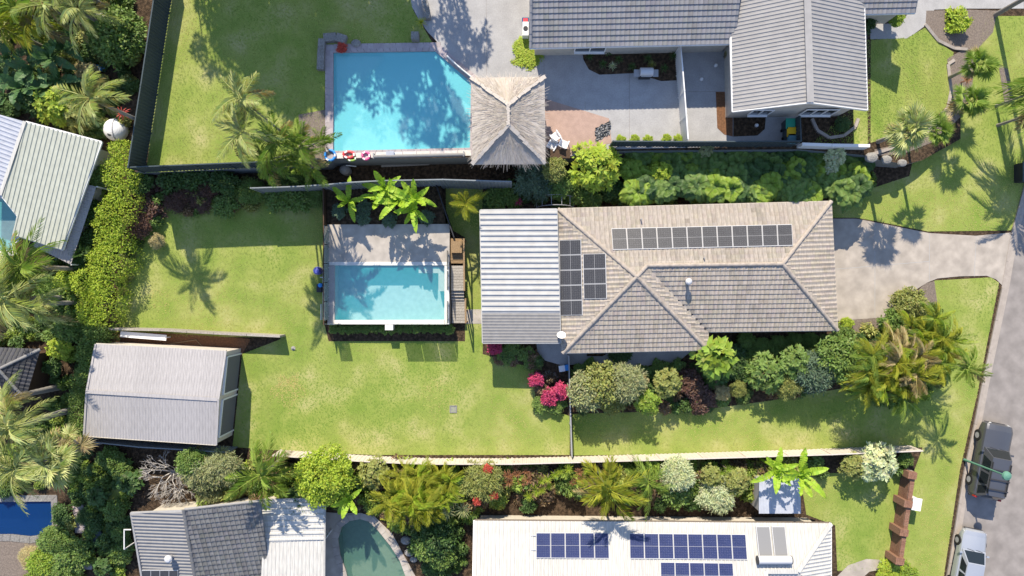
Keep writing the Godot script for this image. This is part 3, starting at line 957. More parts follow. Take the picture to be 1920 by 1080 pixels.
# sheet fence; px are photo points of its top edge
func fence(px: Array, h: float, mt: String, label: String, rib := 0.2, panel_w := 2.4, postm := "", called := "sheet_fence", gap := 0.04) -> Node3D:
	var pts := []
	for i in range(0, px.size(), 2): pts.append(W(px[i], px[i + 1], h) - Vector3(0, h, 0))
	var t := thing(called, label, "fence", pts[0])
	var pm: Material = M[postm] if postm else M[mt]
	for i in pts.size() - 1:
		var a: Vector3 = pts[i]
		var b: Vector3 = pts[i + 1]
		var n := maxi(1, int(round(a.distance_to(b) / panel_w)))
		var d := (b - a).normalized()
		var s := d.cross(Vector3.UP)
		for k in n:
			var u := a.lerp(b, float(k) / n)
			var w := a.lerp(b, float(k + 1) / n)
			var l := u.distance_to(w)
			var mb := MB.new()
			var g := rf(0.93, 1.05)
			mb.col = Color(g, g, g)
			var m := maxi(1, int(round(l / rib)))
			for e in m:
				var x0 := l * e / m
				for f in [[0.0, 0.0, 0.45, 0.0], [0.45, 0.0, 0.55, 1.0], [0.55, 1.0, 0.9, 1.0], [0.9, 1.0, 1.0, 0.0]]:
					var pa: Vector3 = u + d * (x0 + f[0] * l / m) + s * f[1] * 0.03
					var pb: Vector3 = u + d * (x0 + f[2] * l / m) + s * f[3] * 0.03
					mb.quad(pa + Vector3(0, gap, 0), pa + Vector3(0, h - 0.03, 0), pb + Vector3(0, h - 0.03, 0), pb + Vector3(0, gap, 0))
			part(t, "panel", mb, M[mt])
			mb = MB.new()
			mb.bar(u + Vector3(0, h - 0.02, 0) + d * 0.03 + s * 0.015, w + Vector3(0, h - 0.02, 0) - d * 0.03 + s * 0.015, 0.075, 0.045)
			part(t, "top_rail", mb, pm)
			mb = MB.new()
			mb.box(u + Vector3(0, h * 0.5 + 0.012, 0) + s * 0.015, Vector3(0.085, h + 0.024, 0.085), Basis(s, Vector3.UP, d))
			part(t, "post", mb, pm)
	return t
func retaining(px: Array, h: float, mt: String, label: String, w := 0.15, piece := 1.2, called := "garden_wall") -> Node3D:
	var pts := []
	for i in range(0, px.size(), 2): pts.append(W(px[i], px[i + 1], h) - Vector3(0, h, 0))
	var t := thing(called, label, "wall", pts[0])
	for i in pts.size() - 1:
		var a: Vector3 = pts[i]
		var b: Vector3 = pts[i + 1]
		var n := maxi(1, int(round(a.distance_to(b) / piece)))
		for k in n:
			var mb := MB.new()
			var g := rf(0.86, 1.1)
			mb.col = Color(g, g, g)
			var hh := h + rf(-0.012, 0.012)
			mb.bar(a.lerp(b, (k + 0.006) / n) + Vector3(0, hh / 2, 0), a.lerp(b, (k + 0.994) / n) + Vector3(0, hh / 2, 0), w, hh)
			part(t, "block", mb, M[mt])
	return t
func pavers(px: Array, y: float, nx: int, ny: int, mt: String, label: String, called := "paving", th := 0.04) -> Node3D:      # a four-cornered field of slabs TL TR BR BL
	var p := PG(px, y)
	var mb := MB.new()
	y += lift
	mb.sheet(p, y - th + 0.012)
	var t := setting(called, mb, M.gravel, label)
	for j in ny:
		for i in nx:
			var q := PackedVector2Array()
			for k in [[0.03, 0.03], [0.97, 0.03], [0.97, 0.97], [0.03, 0.97]]:
				var u: float = (i + k[0]) / nx
				var w: float = (j + k[1]) / ny
				q.push_back(p[0].lerp(p[1], u).lerp(p[3].lerp(p[2], u), w))
			mb = MB.new()
			var g := rf(0.85, 1.1)
			mb.col = Color(g, g * rf(0.96, 1.0), g * rf(0.94, 1.02))
			mb.prism(q, y - th, y + rf(0, 0.004))
			put(t, "paver", mb.mesh(), M[mt])
	return t

func _ready() -> void:
	rng.seed = 1
	# camera, sky, sun
	var cam := Camera3D.new()
	cam.name = "camera"
	cam.position = Vector3(0, H, 0)
	cam.rotation = Vector3(-PI / 2, 0, 0)
	cam.fov = rad_to_deg(2.0 * atan(540.0 / F))
	cam.near = 0.5; cam.far = 900.0
	add_child(cam)
	cam.current = true
	var sm := ProceduralSkyMaterial.new()
	sm.sky_top_color = Color(0.50, 0.61, 0.80)
	sm.sky_horizon_color = Color(0.79, 0.82, 0.85)
	sm.sky_curve = 0.18
	sm.ground_bottom_color = Color(0.3, 0.33, 0.25)
	sm.ground_horizon_color = Color(0.6, 0.65, 0.66)
	var sky := Sky.new()
	sky.sky_material = sm
	var env := Environment.new()
	env.background_mode = Environment.BG_SKY
	env.sky = sky
	env.background_energy_multiplier = 0.84
	env.tonemap_mode = Environment.TONE_MAPPER_LINEAR
	env.tonemap_exposure = 1.78
	env.sdfgi_enabled = true; env.ssao_enabled = true; env.ssil_enabled = true
	var we := WorldEnvironment.new()
	we.environment = env
	add_child(we)
	var sun := DirectionalLight3D.new()
	sun.name = "sun"
	sun.light_color = Color(1.0, 0.955, 0.875)
	sun.light_energy = 1.45
	sun.light_angular_distance = 0.55
	sun.shadow_enabled = true
	add_child(sun)
	sun.basis = Basis.looking_at(Vector3(0.23, -1.0, 1.15))
	materials()
	prototypes()
	rng.seed = 2
	pools()
	ground()
	surfaces()
	rng.seed = 3
	main_house()
	patio_roof()
	pool_deck()
	north_house()
	gazebo()
	white_house()
	slate_house()
	sage_house()
	sheds()
	rng.seed = 4
	fences()
	street()
	rng.seed = 5
	plants_north()
	plants_west()
	plants_front()
	plants_south()
	rng.seed = 6
	yard_things()
	rng.seed = 7
	grass_tufts()
	rng.seed = 8
	beds_cover()
	plant_cover()

func pools() -> void:
	lift = TERRACE
	var t := pool([624, 98, 816, 95, 884, 153, 882, 278, 624, 284], "large turquoise pool with a cut corner beside the thatched pavilion", 1.35, "shell_blue", "water_blue", "paver", 0.5, 0.42)
	var mb := MB.new()
	mb.prism(PG([626, 100, 714, 100, 628, 196]), lift - 1.34, lift - 0.55)
	part(t, "ledge", mb, M.shell_ledge)
	lift = 0.0
	pool([-80, 372, 14, 372, 33, 408, 24, 470, -80, 470], "pale teal pool beside the sage green metal roof", 1.2, "shell_aqua", "water_teal", "coping", 0.35)
	pool([-80, 941, 97, 939, 99, 985, 84, 1003, 56, 1007, 20, 1003, -80, 1004], "deep navy blue pool below the big fan palms", 1.4, "shell_navy", "water_navy", "old_stone", 0.42, 0.55)
	pool([633, 1010, 640, 988, 655, 976, 675, 972, 692, 977, 708, 992, 732, 1022, 750, 1050, 762, 1082, 768, 1120, 660, 1120, 648, 1070, 637, 1040], "green kidney shaped pool between two houses", 1.3, "shell_green", "water_green", "deck_concrete", 0.4, 0.5)

func surfaces() -> void:
	# lawns (photo outlines on the ground)
	worn_patch(540, 726, 1.4, 900)
	worn_patch(820, 735, 1.8, 250); worn_patch(300, 560, 1.2, 120); worn_patch(1690, 90, 2.0, 230)
	lawn([205, 632, 236, 470, 262, 452, 330, 372, 604, 360, 608, 606, 616, 640, 905, 640, 905, 664, 1000, 690, 1005, 760, 1068, 780, 1068, 853, 700, 853, 560, 847, 436, 838, 438, 820, 454, 664, 526, 636, 526, 632], "wide open back lawn between the steel shed and the raised pool")
	lawn([1073, 776, 1300, 770, 1440, 752, 1580, 728, 1660, 740, 1735, 765, 1735, 838, 1690, 842, 1400, 850, 1073, 854], "side lawn strip between the shrub border and the cream fence", 105.0, 0.006)
	lawn([836, 350, 905, 350, 903, 640, 872, 640, 872, 445, 836, 425], "narrow grass strip beside the patio roof")
	lawn([1560, 378, 1705, 330, 1712, 300, 1800, 260, 1800, 180, 1850, 30, 1990, 30, 1935, 300, 1896, 432, 1740, 434, 1640, 414, 1604, 408, 1560, 408], "front verge lawn crossed by palm shadows")
	lawn([1752, 526, 1858, 520, 1873, 530, 1832, 740, 1800, 880, 1768, 1090, 1660, 1090, 1715, 880, 1730, 840, 1700, 800, 1760, 600], "kerbside lawn strip beside the golden palms")
	lawn([1500, 890, 1700, 880, 1690, 960, 1655, 1070, 1570, 1070, 1566, 985, 1512, 965], "small front lawn inside the brick wall")
	lawn([185, 870, 215, 862, 245, 890, 240, 940, 228, 990, 232, 1040, 205, 1060, 190, 1000, 182, 930], "overgrown dark grass beside the stepping path", 40)
	# roads and paths
	var road := [1930, 340, 1903, 440, 1887, 540, 1849, 722, 1835, 795, 1815, 888, 1788, 1055, 1770, 1150, 2400, 1150, 2400, -100, 2010, -100]
	floor_sheet("road", road, 0.016, M.asphalt, "sun bleached grey asphalt street with a concrete kerb")
	var kb := [2010, -100, 1926, 340, 1899, 440, 1882, 540, 1844, 722, 1830, 795, 1810, 888, 1783, 1055, 1766, 1150]
	for i in range(0, kb.size() - 2, 2):
		var a := W(kb[i], kb[i + 1])
		var b := W(kb[i + 2], kb[i + 3])
		var low := i == 4
		var n := int(round(a.distance_to(b) / 2.4))
		var k := MB.new()
		k.bar(a + Vector3(0.14, 0.02, 0), b + Vector3(0.14, 0.02, 0), 0.42, 0.05)
		var kt := setting("kerb", k, M.kerb)
		for j in n:
			k = MB.new()
			var g := rf(0.9, 1.08)
			k.col = Color(g, g, g)
			var hh := 0.05 if low else 0.12
			k.bar(a.lerp(b, (j + 0.004) / n) + Vector3(-0.08, hh * 0.5, 0), a.lerp(b, (j + 0.996) / n) + Vector3(-0.08, hh * 0.5, 0), 0.2, hh)
			put(kt, "kerb_stone", k.mesh(), M.kerb)
	var joint := MB.new()
	var drive := [1562, 410, 1606, 410, 1642, 417, 1742, 437, 1830, 442, 1896, 436, 1880, 536, 1868, 524, 1850, 517, 1800, 518, 1758, 522, 1738, 530, 1710, 548, 1688, 572, 1674, 586, 1672, 594, 1562, 602]
	floor_sheet("driveway", drive, 0.03, M.concrete, "pale concrete driveway from the tiled house to the street")
	for l in [[1640, 418, 1640, 596], [1742, 438, 1742, 527], [1830, 443, 1826, 518], [1562, 505, 1742, 490]]:
		joint.bar(W(l[0], l[1]) + Vector3(0, 0.031, 0), W(l[2], l[3]) + Vector3(0, 0.031, 0), 0.035, 0.008)
	setting("driveway_joint", joint, M.grey_wall)
	floor_sheet("garden_bed", [1872, 120, 1890, 130, 1900, 190, 1884, 196], 0.028, M.gravel, "bare worn earth patch round a palm base")
	floor_sheet("garden_bed", [1572, 601, 1672, 594, 1690, 575, 1735, 531, 1752, 527, 1762, 600, 1700, 640, 1572, 640], 0.026, M.gravel, "gravelly mulch bed along the driveway edge")
	floor_sheet("garden_bed", [200, 622, 300, 624, 400, 630, 470, 636, 462, 650, 452, 668, 180, 656], 0.022, M.mulch, "reddish bare soil strip behind the steel shed")
	floor_sheet("garden_path", [1005, 640, 1100, 640, 1100, 668, 1130, 668, 1150, 655, 1300, 655, 1270, 680, 1220, 684, 1195, 695, 1150, 694, 1125, 684, 1050, 684, 1022, 676, 1008, 660], 0.03, M.grey_paving, "curved grey garden path below the tiled eaves")
	floor_sheet("garden_path", [1570, 1080, 1590, 1060, 1625, 1048, 1660, 1050, 1660, 1066, 1630, 1072, 1610, 1090], 0.03, M.concrete, "curved concrete path to the brick wall gap")
	floor_sheet("garden_path", [872, 580, 903, 580, 903, 607, 872, 607], 0.03, M.deck_concrete, "short concrete landing beside the patio")
	setting("poolside_paving", cells(Vector2i(-16, 14), Vector2i(-4, 24), 0.016, PG([606, 960, 640, 962, 660, 962, 700, 966, 735, 1000, 790, 1100, 606, 1100])), M.concrete, "sandy paved surround of the kidney pool")
	floor_sheet("poolside_paving", [-80, 1008, 60, 1012, 130, 1030, 130, 1100, -80, 1100], 0.016, M.gravel, "dry grassy gravel beside the navy pool")
	floor_sheet("garden_path", [140, -20, 215, -20, 205, 30, 165, 40], 0.016, M.concrete, "pale pinkish path under the corner palms")
	pavers([131, 900, 152, 900, 162, 1000, 140, 1000], 0.05, 1, 9, "paver", "row of square pavers through the overgrown garden", "stepping_path")
	pavers([150, 1012, 176, 1012, 172, 1068, 152, 1068], 0.05, 2, 8, "paver", "grey plank like pavers beside the clipped bushes", "stepping_path")
	lift = TERRACE
	lawn([322, -70, 274, 324, 480, 314, 606, 312, 611, 84, 770, 84, 812, 82, 775, 20, 760, -70], "back lawn half shaded by tall trees beside the turquoise pool")
	var paved := [762, -70, 772, 12, 786, 38, 802, 60, 884, 146, 884, 300, 1022, 300, 1150, 280, 1500, 272, 1500, 215, 1380, 60, 1000, 60, 1000, -70]
	floor_sheet("paved_court", paved, 0.02, M.grey_paving, "smooth grey concrete court behind the grey tiled house")
	floor_sheet("paved_terrace", [1000, 182, 1024, 186, 1080, 203, 1142, 222, 1147, 268, 1090, 282, 1060, 296, 1000, 300], 0.032, M.terracotta, "terracotta coloured terrace beside the thatched pavilion")
	floor_sheet("garden_bed", [1091, 86, 1278, 86, 1278, 150, 1240, 152, 1190, 137, 1150, 139, 1124, 140, 1104, 130, 1094, 112], 0.034, M.soil, "dark planted bed under the eaves of the grey house")
	floor_sheet("garden_bed", [1342, 172, 1374, 172, 1374, 256, 1358, 252, 1345, 240], 0.034, M.mulch, "orange mulch bed beside the gabled wing")
	floor_sheet("garden_bed", [1375, 218, 1436, 218, 1434, 242, 1420, 254, 1375, 256], 0.034, M.soil, "dark round ended bed below the gable wall")
	floor_sheet("poolside_paving", [560, 215, 612, 205, 614, 300, 560, 306], 0.026, M.gravel, "sandy paved corner beside the clumping palms")
	pavers([612, 84, 625, 84, 625, 240, 612, 240], 0.05, 2, 15, "paver", "pinkish pavers beside the turquoise pool", "poolside_paving")
	pavers([626, 82, 826, 79, 826, 89, 626, 92], 0.05, 19, 1, "paver", "pinkish paver strip behind the turquoise pool", "poolside_paving")
	pavers([626, 287, 884, 281, 884, 292, 626, 297], 0.05, 10, 1, "coping", "white pool edge slabs above the lower garden strip", "poolside_paving")
	retaining([1523, 222, 1533, 244, 1556, 258, 1583, 254, 1604, 238, 1610, 222], 0.16, "kerb", "half round concrete edging below the gable window", 0.2, 0.4, "garden_edging")
	joint = MB.new()
	for l in [[1097, 190, 1097, 262], [1180, 120, 1180, 262], [1290, 172, 1342, 172], [1020, 70, 1020, 145], [912, 0, 912, 140]]:
		joint.bar(W(l[0], l[1]) + Vector3(0, 0.021, 0), W(l[2], l[3]) + Vector3(0, 0.021, 0), 0.02, 0.008)
	setting("court_joint", joint, M.asphalt)
	lift = 0.0
	sloped = true
	lawn([1622, 76, 1702, 70, 1735, 52, 1760, 80, 1788, 98, 1782, 130, 1784, 190, 1740, 235, 1625, 270, 1520, 270, 1600, 200], "front lawn of the grey gabled house")
	floor_sheet("footpath", [1616, 45, 1690, 44, 1712, 10, 1730, -10, 1920, -10, 1920, 16, 1812, 16, 1752, 18, 1735, 48, 1712, 65, 1700, 72, 1616, 74], 0.028, M.grey_paving, "grey footpath curving round the front garden")
	floor_sheet("garden_bed", [1737, 20, 1815, 18, 1870, 20, 1862, 60, 1830, 95, 1790, 92, 1760, 76, 1735, 50], 0.03, M.gravel, "dry gravel bed with a yellow shrub")
	floor_sheet("garden_bed", [1776, 110, 1800, 96, 1830, 96, 1822, 170, 1800, 220, 1760, 262, 1690, 290, 1640, 292, 1640, 280, 1700, 268, 1760, 228, 1784, 190], 0.03, M.gravel, "curved gravel bed edged in concrete under small palms")
	retaining([1633, 290, 1700, 268, 1735, 250, 1760, 228, 1778, 200, 1784, 170, 1778, 120, 1790, 112], 0.12, "kerb", "curved concrete garden edging round the palm bed", 0.22, 0.5, "garden_edging")
	retaining([1735, 45, 1760, 76, 1790, 90, 1815, 92], 0.12, "kerb", "concrete edging of the dry gravel bed", 0.2, 0.5, "garden_edging")
	sloped = false

# ---------- buildings ----------
func tile_part(p: Node, pts: Array, along: Vector3, mt: String, cw := 0.3, ch := 0.33, roll := 0.04, lip := 0.05) -> void:
	var mb := MB.new()
	tiled_face(mb, pts, along, cw, ch, roll, lip)
	part(p, "roof_tiles", mb, M[mt], "stuff")
func steel_part(p: Node, pts: Array, along: Vector3, mt: String, pitch := 0.3, rise := 0.04, called := "roof_sheet") -> MeshInstance3D:
	var mb := MB.new()
	ribbed_face(mb, pts, along, pitch, rise, [[0.0, 0.0], [0.5, 0.0], [0.62, 1.0], [0.88, 1.0]], pitch * 4.0)
	return part(p, called, mb, M[mt])
func xz(a: Array) -> PackedVector2Array:
	var p := PackedVector2Array()
	for q in a: p.push_back(Vector2(q.x, q.z))
	return p
func window(p: Node, a: Vector3, b: Vector3, h: float, out: Vector3, panes := 2) -> void:       # a, b: bottom corners
	var mb := MB.new()
	var d := (b - a) / panes
	for i in panes + 1: mb.bar(a + d * i + out * 0.03, a + d * i + out * 0.03 + Vector3(0, h, 0.0001), 0.07, 0.07)
	for y in [0.0, h]: mb.bar(a + out * 0.035 + Vector3(0, y, 0), b + out * 0.035 + Vector3(0, y, 0), 0.075, 0.075)
	var w := part(p, "window", mb, M.white_paint)
	for i in panes:
		mb = MB.new()
		mb.quad(a + d * i + out * 0.02, a + d * (i + 1) + out * 0.02, a + d * (i + 1) + out * 0.02 + Vector3(0, h, 0), a + d * i + out * 0.02 + Vector3(0, h, 0))
		part(w, "pane", mb, M.window_glass)
	mb = MB.new()
	mb.bar(a + out * 0.09 - Vector3(0, 0.06, 0), b + out * 0.09 - Vector3(0, 0.06, 0), 0.16, 0.05)
	part(w, "sill", mb, M.white_paint)

func main_house() -> void:
	var e := 2.7
	var NW := W(1046, 392, e)
	var NE := W(1558, 378, e)
	var SE := W(1570, 619, e)
	var VB := W(1327, 622, e)
	var LSE := W(1327, 656, e)
	var LSW := W(1055, 662, e)
	var A := W(1194, 519, 4.3)
	var R1 := W(1213, 498, 4.1)
	var R2 := W(1467, 495, 4.1)
	var t := thing("tiled_house", "house with cream tiled hip roof and two black solar arrays", "house", Vector3(9, 0, 0))
	var rt := Node3D.new()
	rt.name = "roof"
	t.add_child(rt)
	tile_part(rt, [NW, NE, R2, R1, A], NE - NW, "tile_cream")
	tile_part(rt, [NW, LSW, A], LSW - NW, "tile_cream")
	tile_part(rt, [LSW, LSE, A], LSE - LSW, "tile_cream")
	tile_part(rt, [LSE, VB, R1, A], VB - LSE, "tile_cream")
	tile_part(rt, [VB, SE, R2, R1], SE - VB, "tile_cream")
	tile_part(rt, [SE, NE, R2], NE - SE, "tile_cream")
	var up := Vector3(0, 0.03, 0)
	for l in [[NW, A], [LSW, A], [LSE, A], [A, R1], [R1, R2], [NE, R2], [SE, R2]]: ridge_tiles(rt, l[0] + up, l[1] + up, M.ridge_cream)
	var mb := MB.new()
	mb.bar(VB + Vector3(0, 0.03, 0), R1 + Vector3(0, 0.01, 0), 0.16, 0.02)
	part(rt, "valley_gutter", mb, M.dark_metal)
	for l in [[NW, NE], [NE, SE], [SE, VB], [VB, LSE], [LSE, LSW], [LSW, NW]]: gutter(t, l[0], l[1], M.cream_wall)
	walls(t, ring_of(xz([NW, NE, SE, VB, LSE, LSW]), -0.55), 2.62, M.cream_wall)
	var f := frame_of([NW, NE, R2], NE - NW)
	solar_panels(t, [1146, 428, 1485, 420, 1487, 461, 1149, 469], 12, 1, f[0], f[3], true, M.cell)
	f = frame_of([NW, LSW, A], LSW - NW)
	solar_panels(t, [1048, 450, 1090, 449, 1093, 591, 1050, 592], 1, 5, f[0], f[3], false, M.cell)
	solar_panels(t, [1092.5, 476, 1136, 475, 1138.5, 560, 1094, 561], 1, 3, f[0], f[3], false, M.cell)
	f = frame_of([VB, SE, R2], SE - VB)
	vent_pipe(t, "flue", on_plane(1287, 528, f[0], f[3]), 0.11, 0.5, true)
	f = frame_of([NW, NE, R2], NE - NW)
	vent_pipe(t, "vent_pipe", on_plane(1201, 412, f[0], f[3]), 0.045, 0.45, false)
	vent_pipe(t, "vent_pipe", on_plane(1319, 484, f[0], f[3]), 0.04, 0.3, false)
	f = frame_of([NW, LSW, A], LSW - NW)
	# satellite dish on the patio corner
	var d := on_plane(1051, 628, f[0], f[3])
	mb = MB.new()
	mb.tube(PackedVector3Array([d, d + Vector3(0, 0.75, 0)]), PackedFloat32Array([0.025, 0.025]), 6)
	var dish := part(t, "satellite_dish", mb, M.mid_metal)
	mb = MB.new()
	var prof := []
	for i in 6: prof.append([0.3 * i / 5.0, 0.08 * pow(i / 5.0, 2.0)])
	mb.lathe(Vector3.ZERO, prof, 16)
	put(dish, "reflector", mb.mesh(), M.plastic_white, Transform3D(Basis(Vector3(1, 0, 0), -0.75), d + Vector3(0, 0.7, 0) - t.position))

func patio_roof() -> void:
	var TL := W(900, 394, 2.95)
	var TR := W(1044, 392, 3.1)
	var BR := W(1051, 643, 3.1)
	var BL := W(905, 643, 2.95)
	var ML := TL.lerp(BL, 0.777)
	var MR := TR.lerp(BR, 0.777)
	var t := thing("patio_cover", "flat ribbed steel patio roof joined to the cream tiled house", "patio roof", W(975, 520) * Vector3(1, 0, 1))
	var d := Vector3(0, 0, 1)
	steel_part(t, [TL, TR, MR, ML], d, "steel_bright", 0.36, 0.085)
	steel_part(t, [ML, MR, BR, BL], d, "steel_grey", 0.2, 0.03)
	for l in [[TL, TR], [TR, BR], [BR, BL], [BL, TL]]:
		var mb := MB.new()
		mb.bar(l[0] - Vector3(0, 0.08, 0), l[1] - Vector3(0, 0.08, 0), 0.1, 0.14)
		part(t, "edge_flashing", mb, M.steel_bright)
	for q in [TL, BL, ML]:
		var mb := MB.new()
		var b: Vector3 = q + Vector3(0.2, 0, 0.2 if q == TL else -0.2)
		mb.bar(Vector3(b.x, 0, b.z), b - Vector3(0, 0.15, 0.0001), 0.1, 0.1)
		part(t, "post", mb, M.white_paint)
	floor_sheet("patio_floor", [908, 400, 1042, 398, 1046, 632, 908, 632], 0.032, M.deck_concrete, "concrete patio floor in the shade of the steel roof")

func pool_deck() -> void:
	var y := 1.2
	var out := PG([614, 421, 843, 420, 843, 608, 614, 609], y)
	var t := thing("raised_pool", "raised rectangular aqua pool with white coping and concrete deck", "pool", Vector3(out[3].x, 0, out[3].y))
	var mb := MB.new()
	mb.sides(out, 0.0, y - 0.001)
	part(t, "deck_wall", mb, M.deck_concrete)
	var hole := PG([627, 497, 834, 497, 834, 600, 627, 601], y)
	mb = MB.new()
	mb.sheet(PG([614, 421, 843, 420, 843, 491, 614, 492], y), y)
	part(t, "deck_slab", mb, M.deck_concrete)
	for q in [[617, 491, 842, 491, 842, 497.5, 617, 497.5], [833.5, 498, 842.5, 498, 842.5, 608, 833.5, 608], [627, 600, 833, 599.5, 833, 608, 627, 608]]:
		mb = MB.new()
		mb.prism(PG(q, y), y - 0.12, y + 0.035)
		part(t, "coping", mb, M.coping)
	mb = MB.new()
	mb.prism(PG([614, 498, 627.5, 498, 627.5, 609, 614, 609], y), y - 0.12, y + 0.03)
	part(t, "coping", mb, M.grey_paving)
	mb = MB.new()
	mb.prism(PG([722, 608.4, 737, 608.4, 737, 619, 722, 619], y), 0.0, y + 0.03)
	part(t, "filter_box", mb, M.coping)
	mb = MB.new()
	mb.sides(hole, -0.1 + 0.12, y, true); mb.sheet(hole, 0.02)
	part(t, "shell", mb, M.shell_aqua)
	mb = MB.new()
	mb.prism(PG([785, 498, 833, 498, 833, 512, 785, 512], 1.0), 0.03, 1.03)
	mb.prism(PG([822, 512.2, 833, 512.2, 833, 546, 822, 546], 1.0), 0.03, 1.03)
	part(t, "bench", mb, M.coping)
	mb = MB.new()
	mb.sheet(hole, y - 0.1)
	part(t, "water", mb, M.water_aqua)
	# planter for the bananas behind the deck
	mb = MB.new()
	mb.prism(PG([612, 352, 826, 346, 836, 420, 614, 421], 1.1), 0.0, 1.1)
	part(t, "planter", mb, M.soil)
	# glass fence
	var g := thing("glass_fence", "frameless glass pool fence round the raised pool", "fence", Vector3(out[3].x, y, out[3].y))
	var runs := [[[616, 606], [640, 606]], [[745, 606.5], [841, 606.5]], [[841, 606], [841, 563]], [[841, 545], [841, 470]], [[617, 600], [617, 425]]]
	for r in runs:
		var a := W(r[0][0], r[0][1], y)
		var b := W(r[1][0], r[1][1], y)
		var n := maxi(1, int(round(a.distance_to(b) / 1.2)))
		for i in n:
			mb = MB.new()
			mb.bar(a.lerp(b, (i + 0.02) / n) + Vector3(0, 0.65, 0), a.lerp(b, (i + 0.98) / n) + Vector3(0, 0.65, 0), 0.012, 1.15)
			part(g, "glass_panel", mb, M.glass)
			for u in [0.2, 0.8]:
				mb = MB.new()
				var q := a.lerp(b, (i + u) / n)
				mb.lathe(q, [[0.04, 0.03], [0.03, 0.16], [0.0, 0.16]], 6)
				part(g, "spigot", mb, M.alu)
	# timber landing and steps beside the pool
	var s := thing("timber_landing", "stepped timber landing between the raised pool and the patio", "deck", W(858, 550))
	var lands := [[845, 447, 868, 447, 868, 494, 845, 494, 1.0, "timber", 8], [846, 498, 869, 498, 869, 545, 846, 545, 1.0, "timber_grey", 9], [847, 563, 871, 563, 872, 606, 847, 606, 0.5, "timber_grey", 8]]
	for l in lands:
		var p := PG(l.slice(0, 8), l[8])
		for i in l[10]:
			mb = MB.new()
			var k := rf(0.85, 1.1)
			mb.col = Color(k, k, k)
			var u: float = (i + 0.04) / float(l[10])
			var w: float = (i + 0.96) / float(l[10])
			mb.prism(PackedVector2Array([p[0].lerp(p[3], u), p[1].lerp(p[2], u), p[1].lerp(p[2], w), p[0].lerp(p[3], w)]), l[8] - 0.04, l[8])
			part(s, "plank", mb, M[l[9]])
		mb = MB.new()
		for i in 4: mb.bar(Vector3(p[i].x, 0, p[i].y), Vector3(p[i].x, l[8] - 0.05, p[i].y + 0.0001), 0.09, 0.09)
		part(s, "post", mb, M.timber_dark)
	for i in 3:
		mb = MB.new()
		var h := 0.85 - i * 0.13
		mb.prism(PG([846, 546 + i * 6, 870, 546 + i * 6, 870, 551 + i * 6, 846, 551 + i * 6], h), h - 0.04, h)
		part(s, "step", mb, M.timber_grey)
	for l in [[869.5, 447, 870.5, 545], [872.5, 560, 873, 606]]:
		mb = MB.new()
		var a := W(l[0], l[1], 1.9)
		var b := W(l[2], l[3], 1.9)
		mb.bar(a, b, 0.11, 0.05)
		for u in [0.02, 0.5, 0.98]: mb.bar(a.lerp(b, u) * Vector3(1, 0, 1), a.lerp(b, u) - Vector3(0, 0.02, 0.0001), 0.09, 0.09)
		part(s, "handrail", mb, M.timber)
	mb = MB.new()
	mb.prism(PG([846, 452, 866, 452, 866, 474, 846, 474], 1.4), 1.001, 1.4)
	part(s, "storage_bench", mb, M.timber)
	# pool pump corner
	var k := thing("pool_pump", "pool pump and filter pipes beside the raised pool", "pump", W(598, 520))
	mb = MB.new()
	mb.lathe(W(600, 508), [[0.24, 0.0], [0.28, 0.2], [0.28, 0.75], [0.18, 0.95], [0.0, 1.0]], 12)
	part(k, "filter_tank", mb, M.plastic_violet)
	mb = MB.new()
	mb.box(W(601, 540) + Vector3(0, 0.2, 0), Vector3(0.35, 0.4, 0.6))
	part(k, "motor", mb, M.dark_metal)
	mb = MB.new()
	mb.lathe(W(604, 535), [[0.15, 0.0], [0.15, 0.55], [0.0, 0.6]], 10)
	part(k, "strainer", mb, M.plastic_blue)
	for z in [[606, 500, 606, 600], [600, 520, 612, 520], [602, 570, 602, 600]]:
		mb = MB.new()
		mb.tube(PackedVector3Array([W(z[0], z[1], 0.25), W(z[2], z[3], 0.25)]), PackedFloat32Array([0.035, 0.035]), 6)
		part(k, "pipe", mb, M.plastic_white)

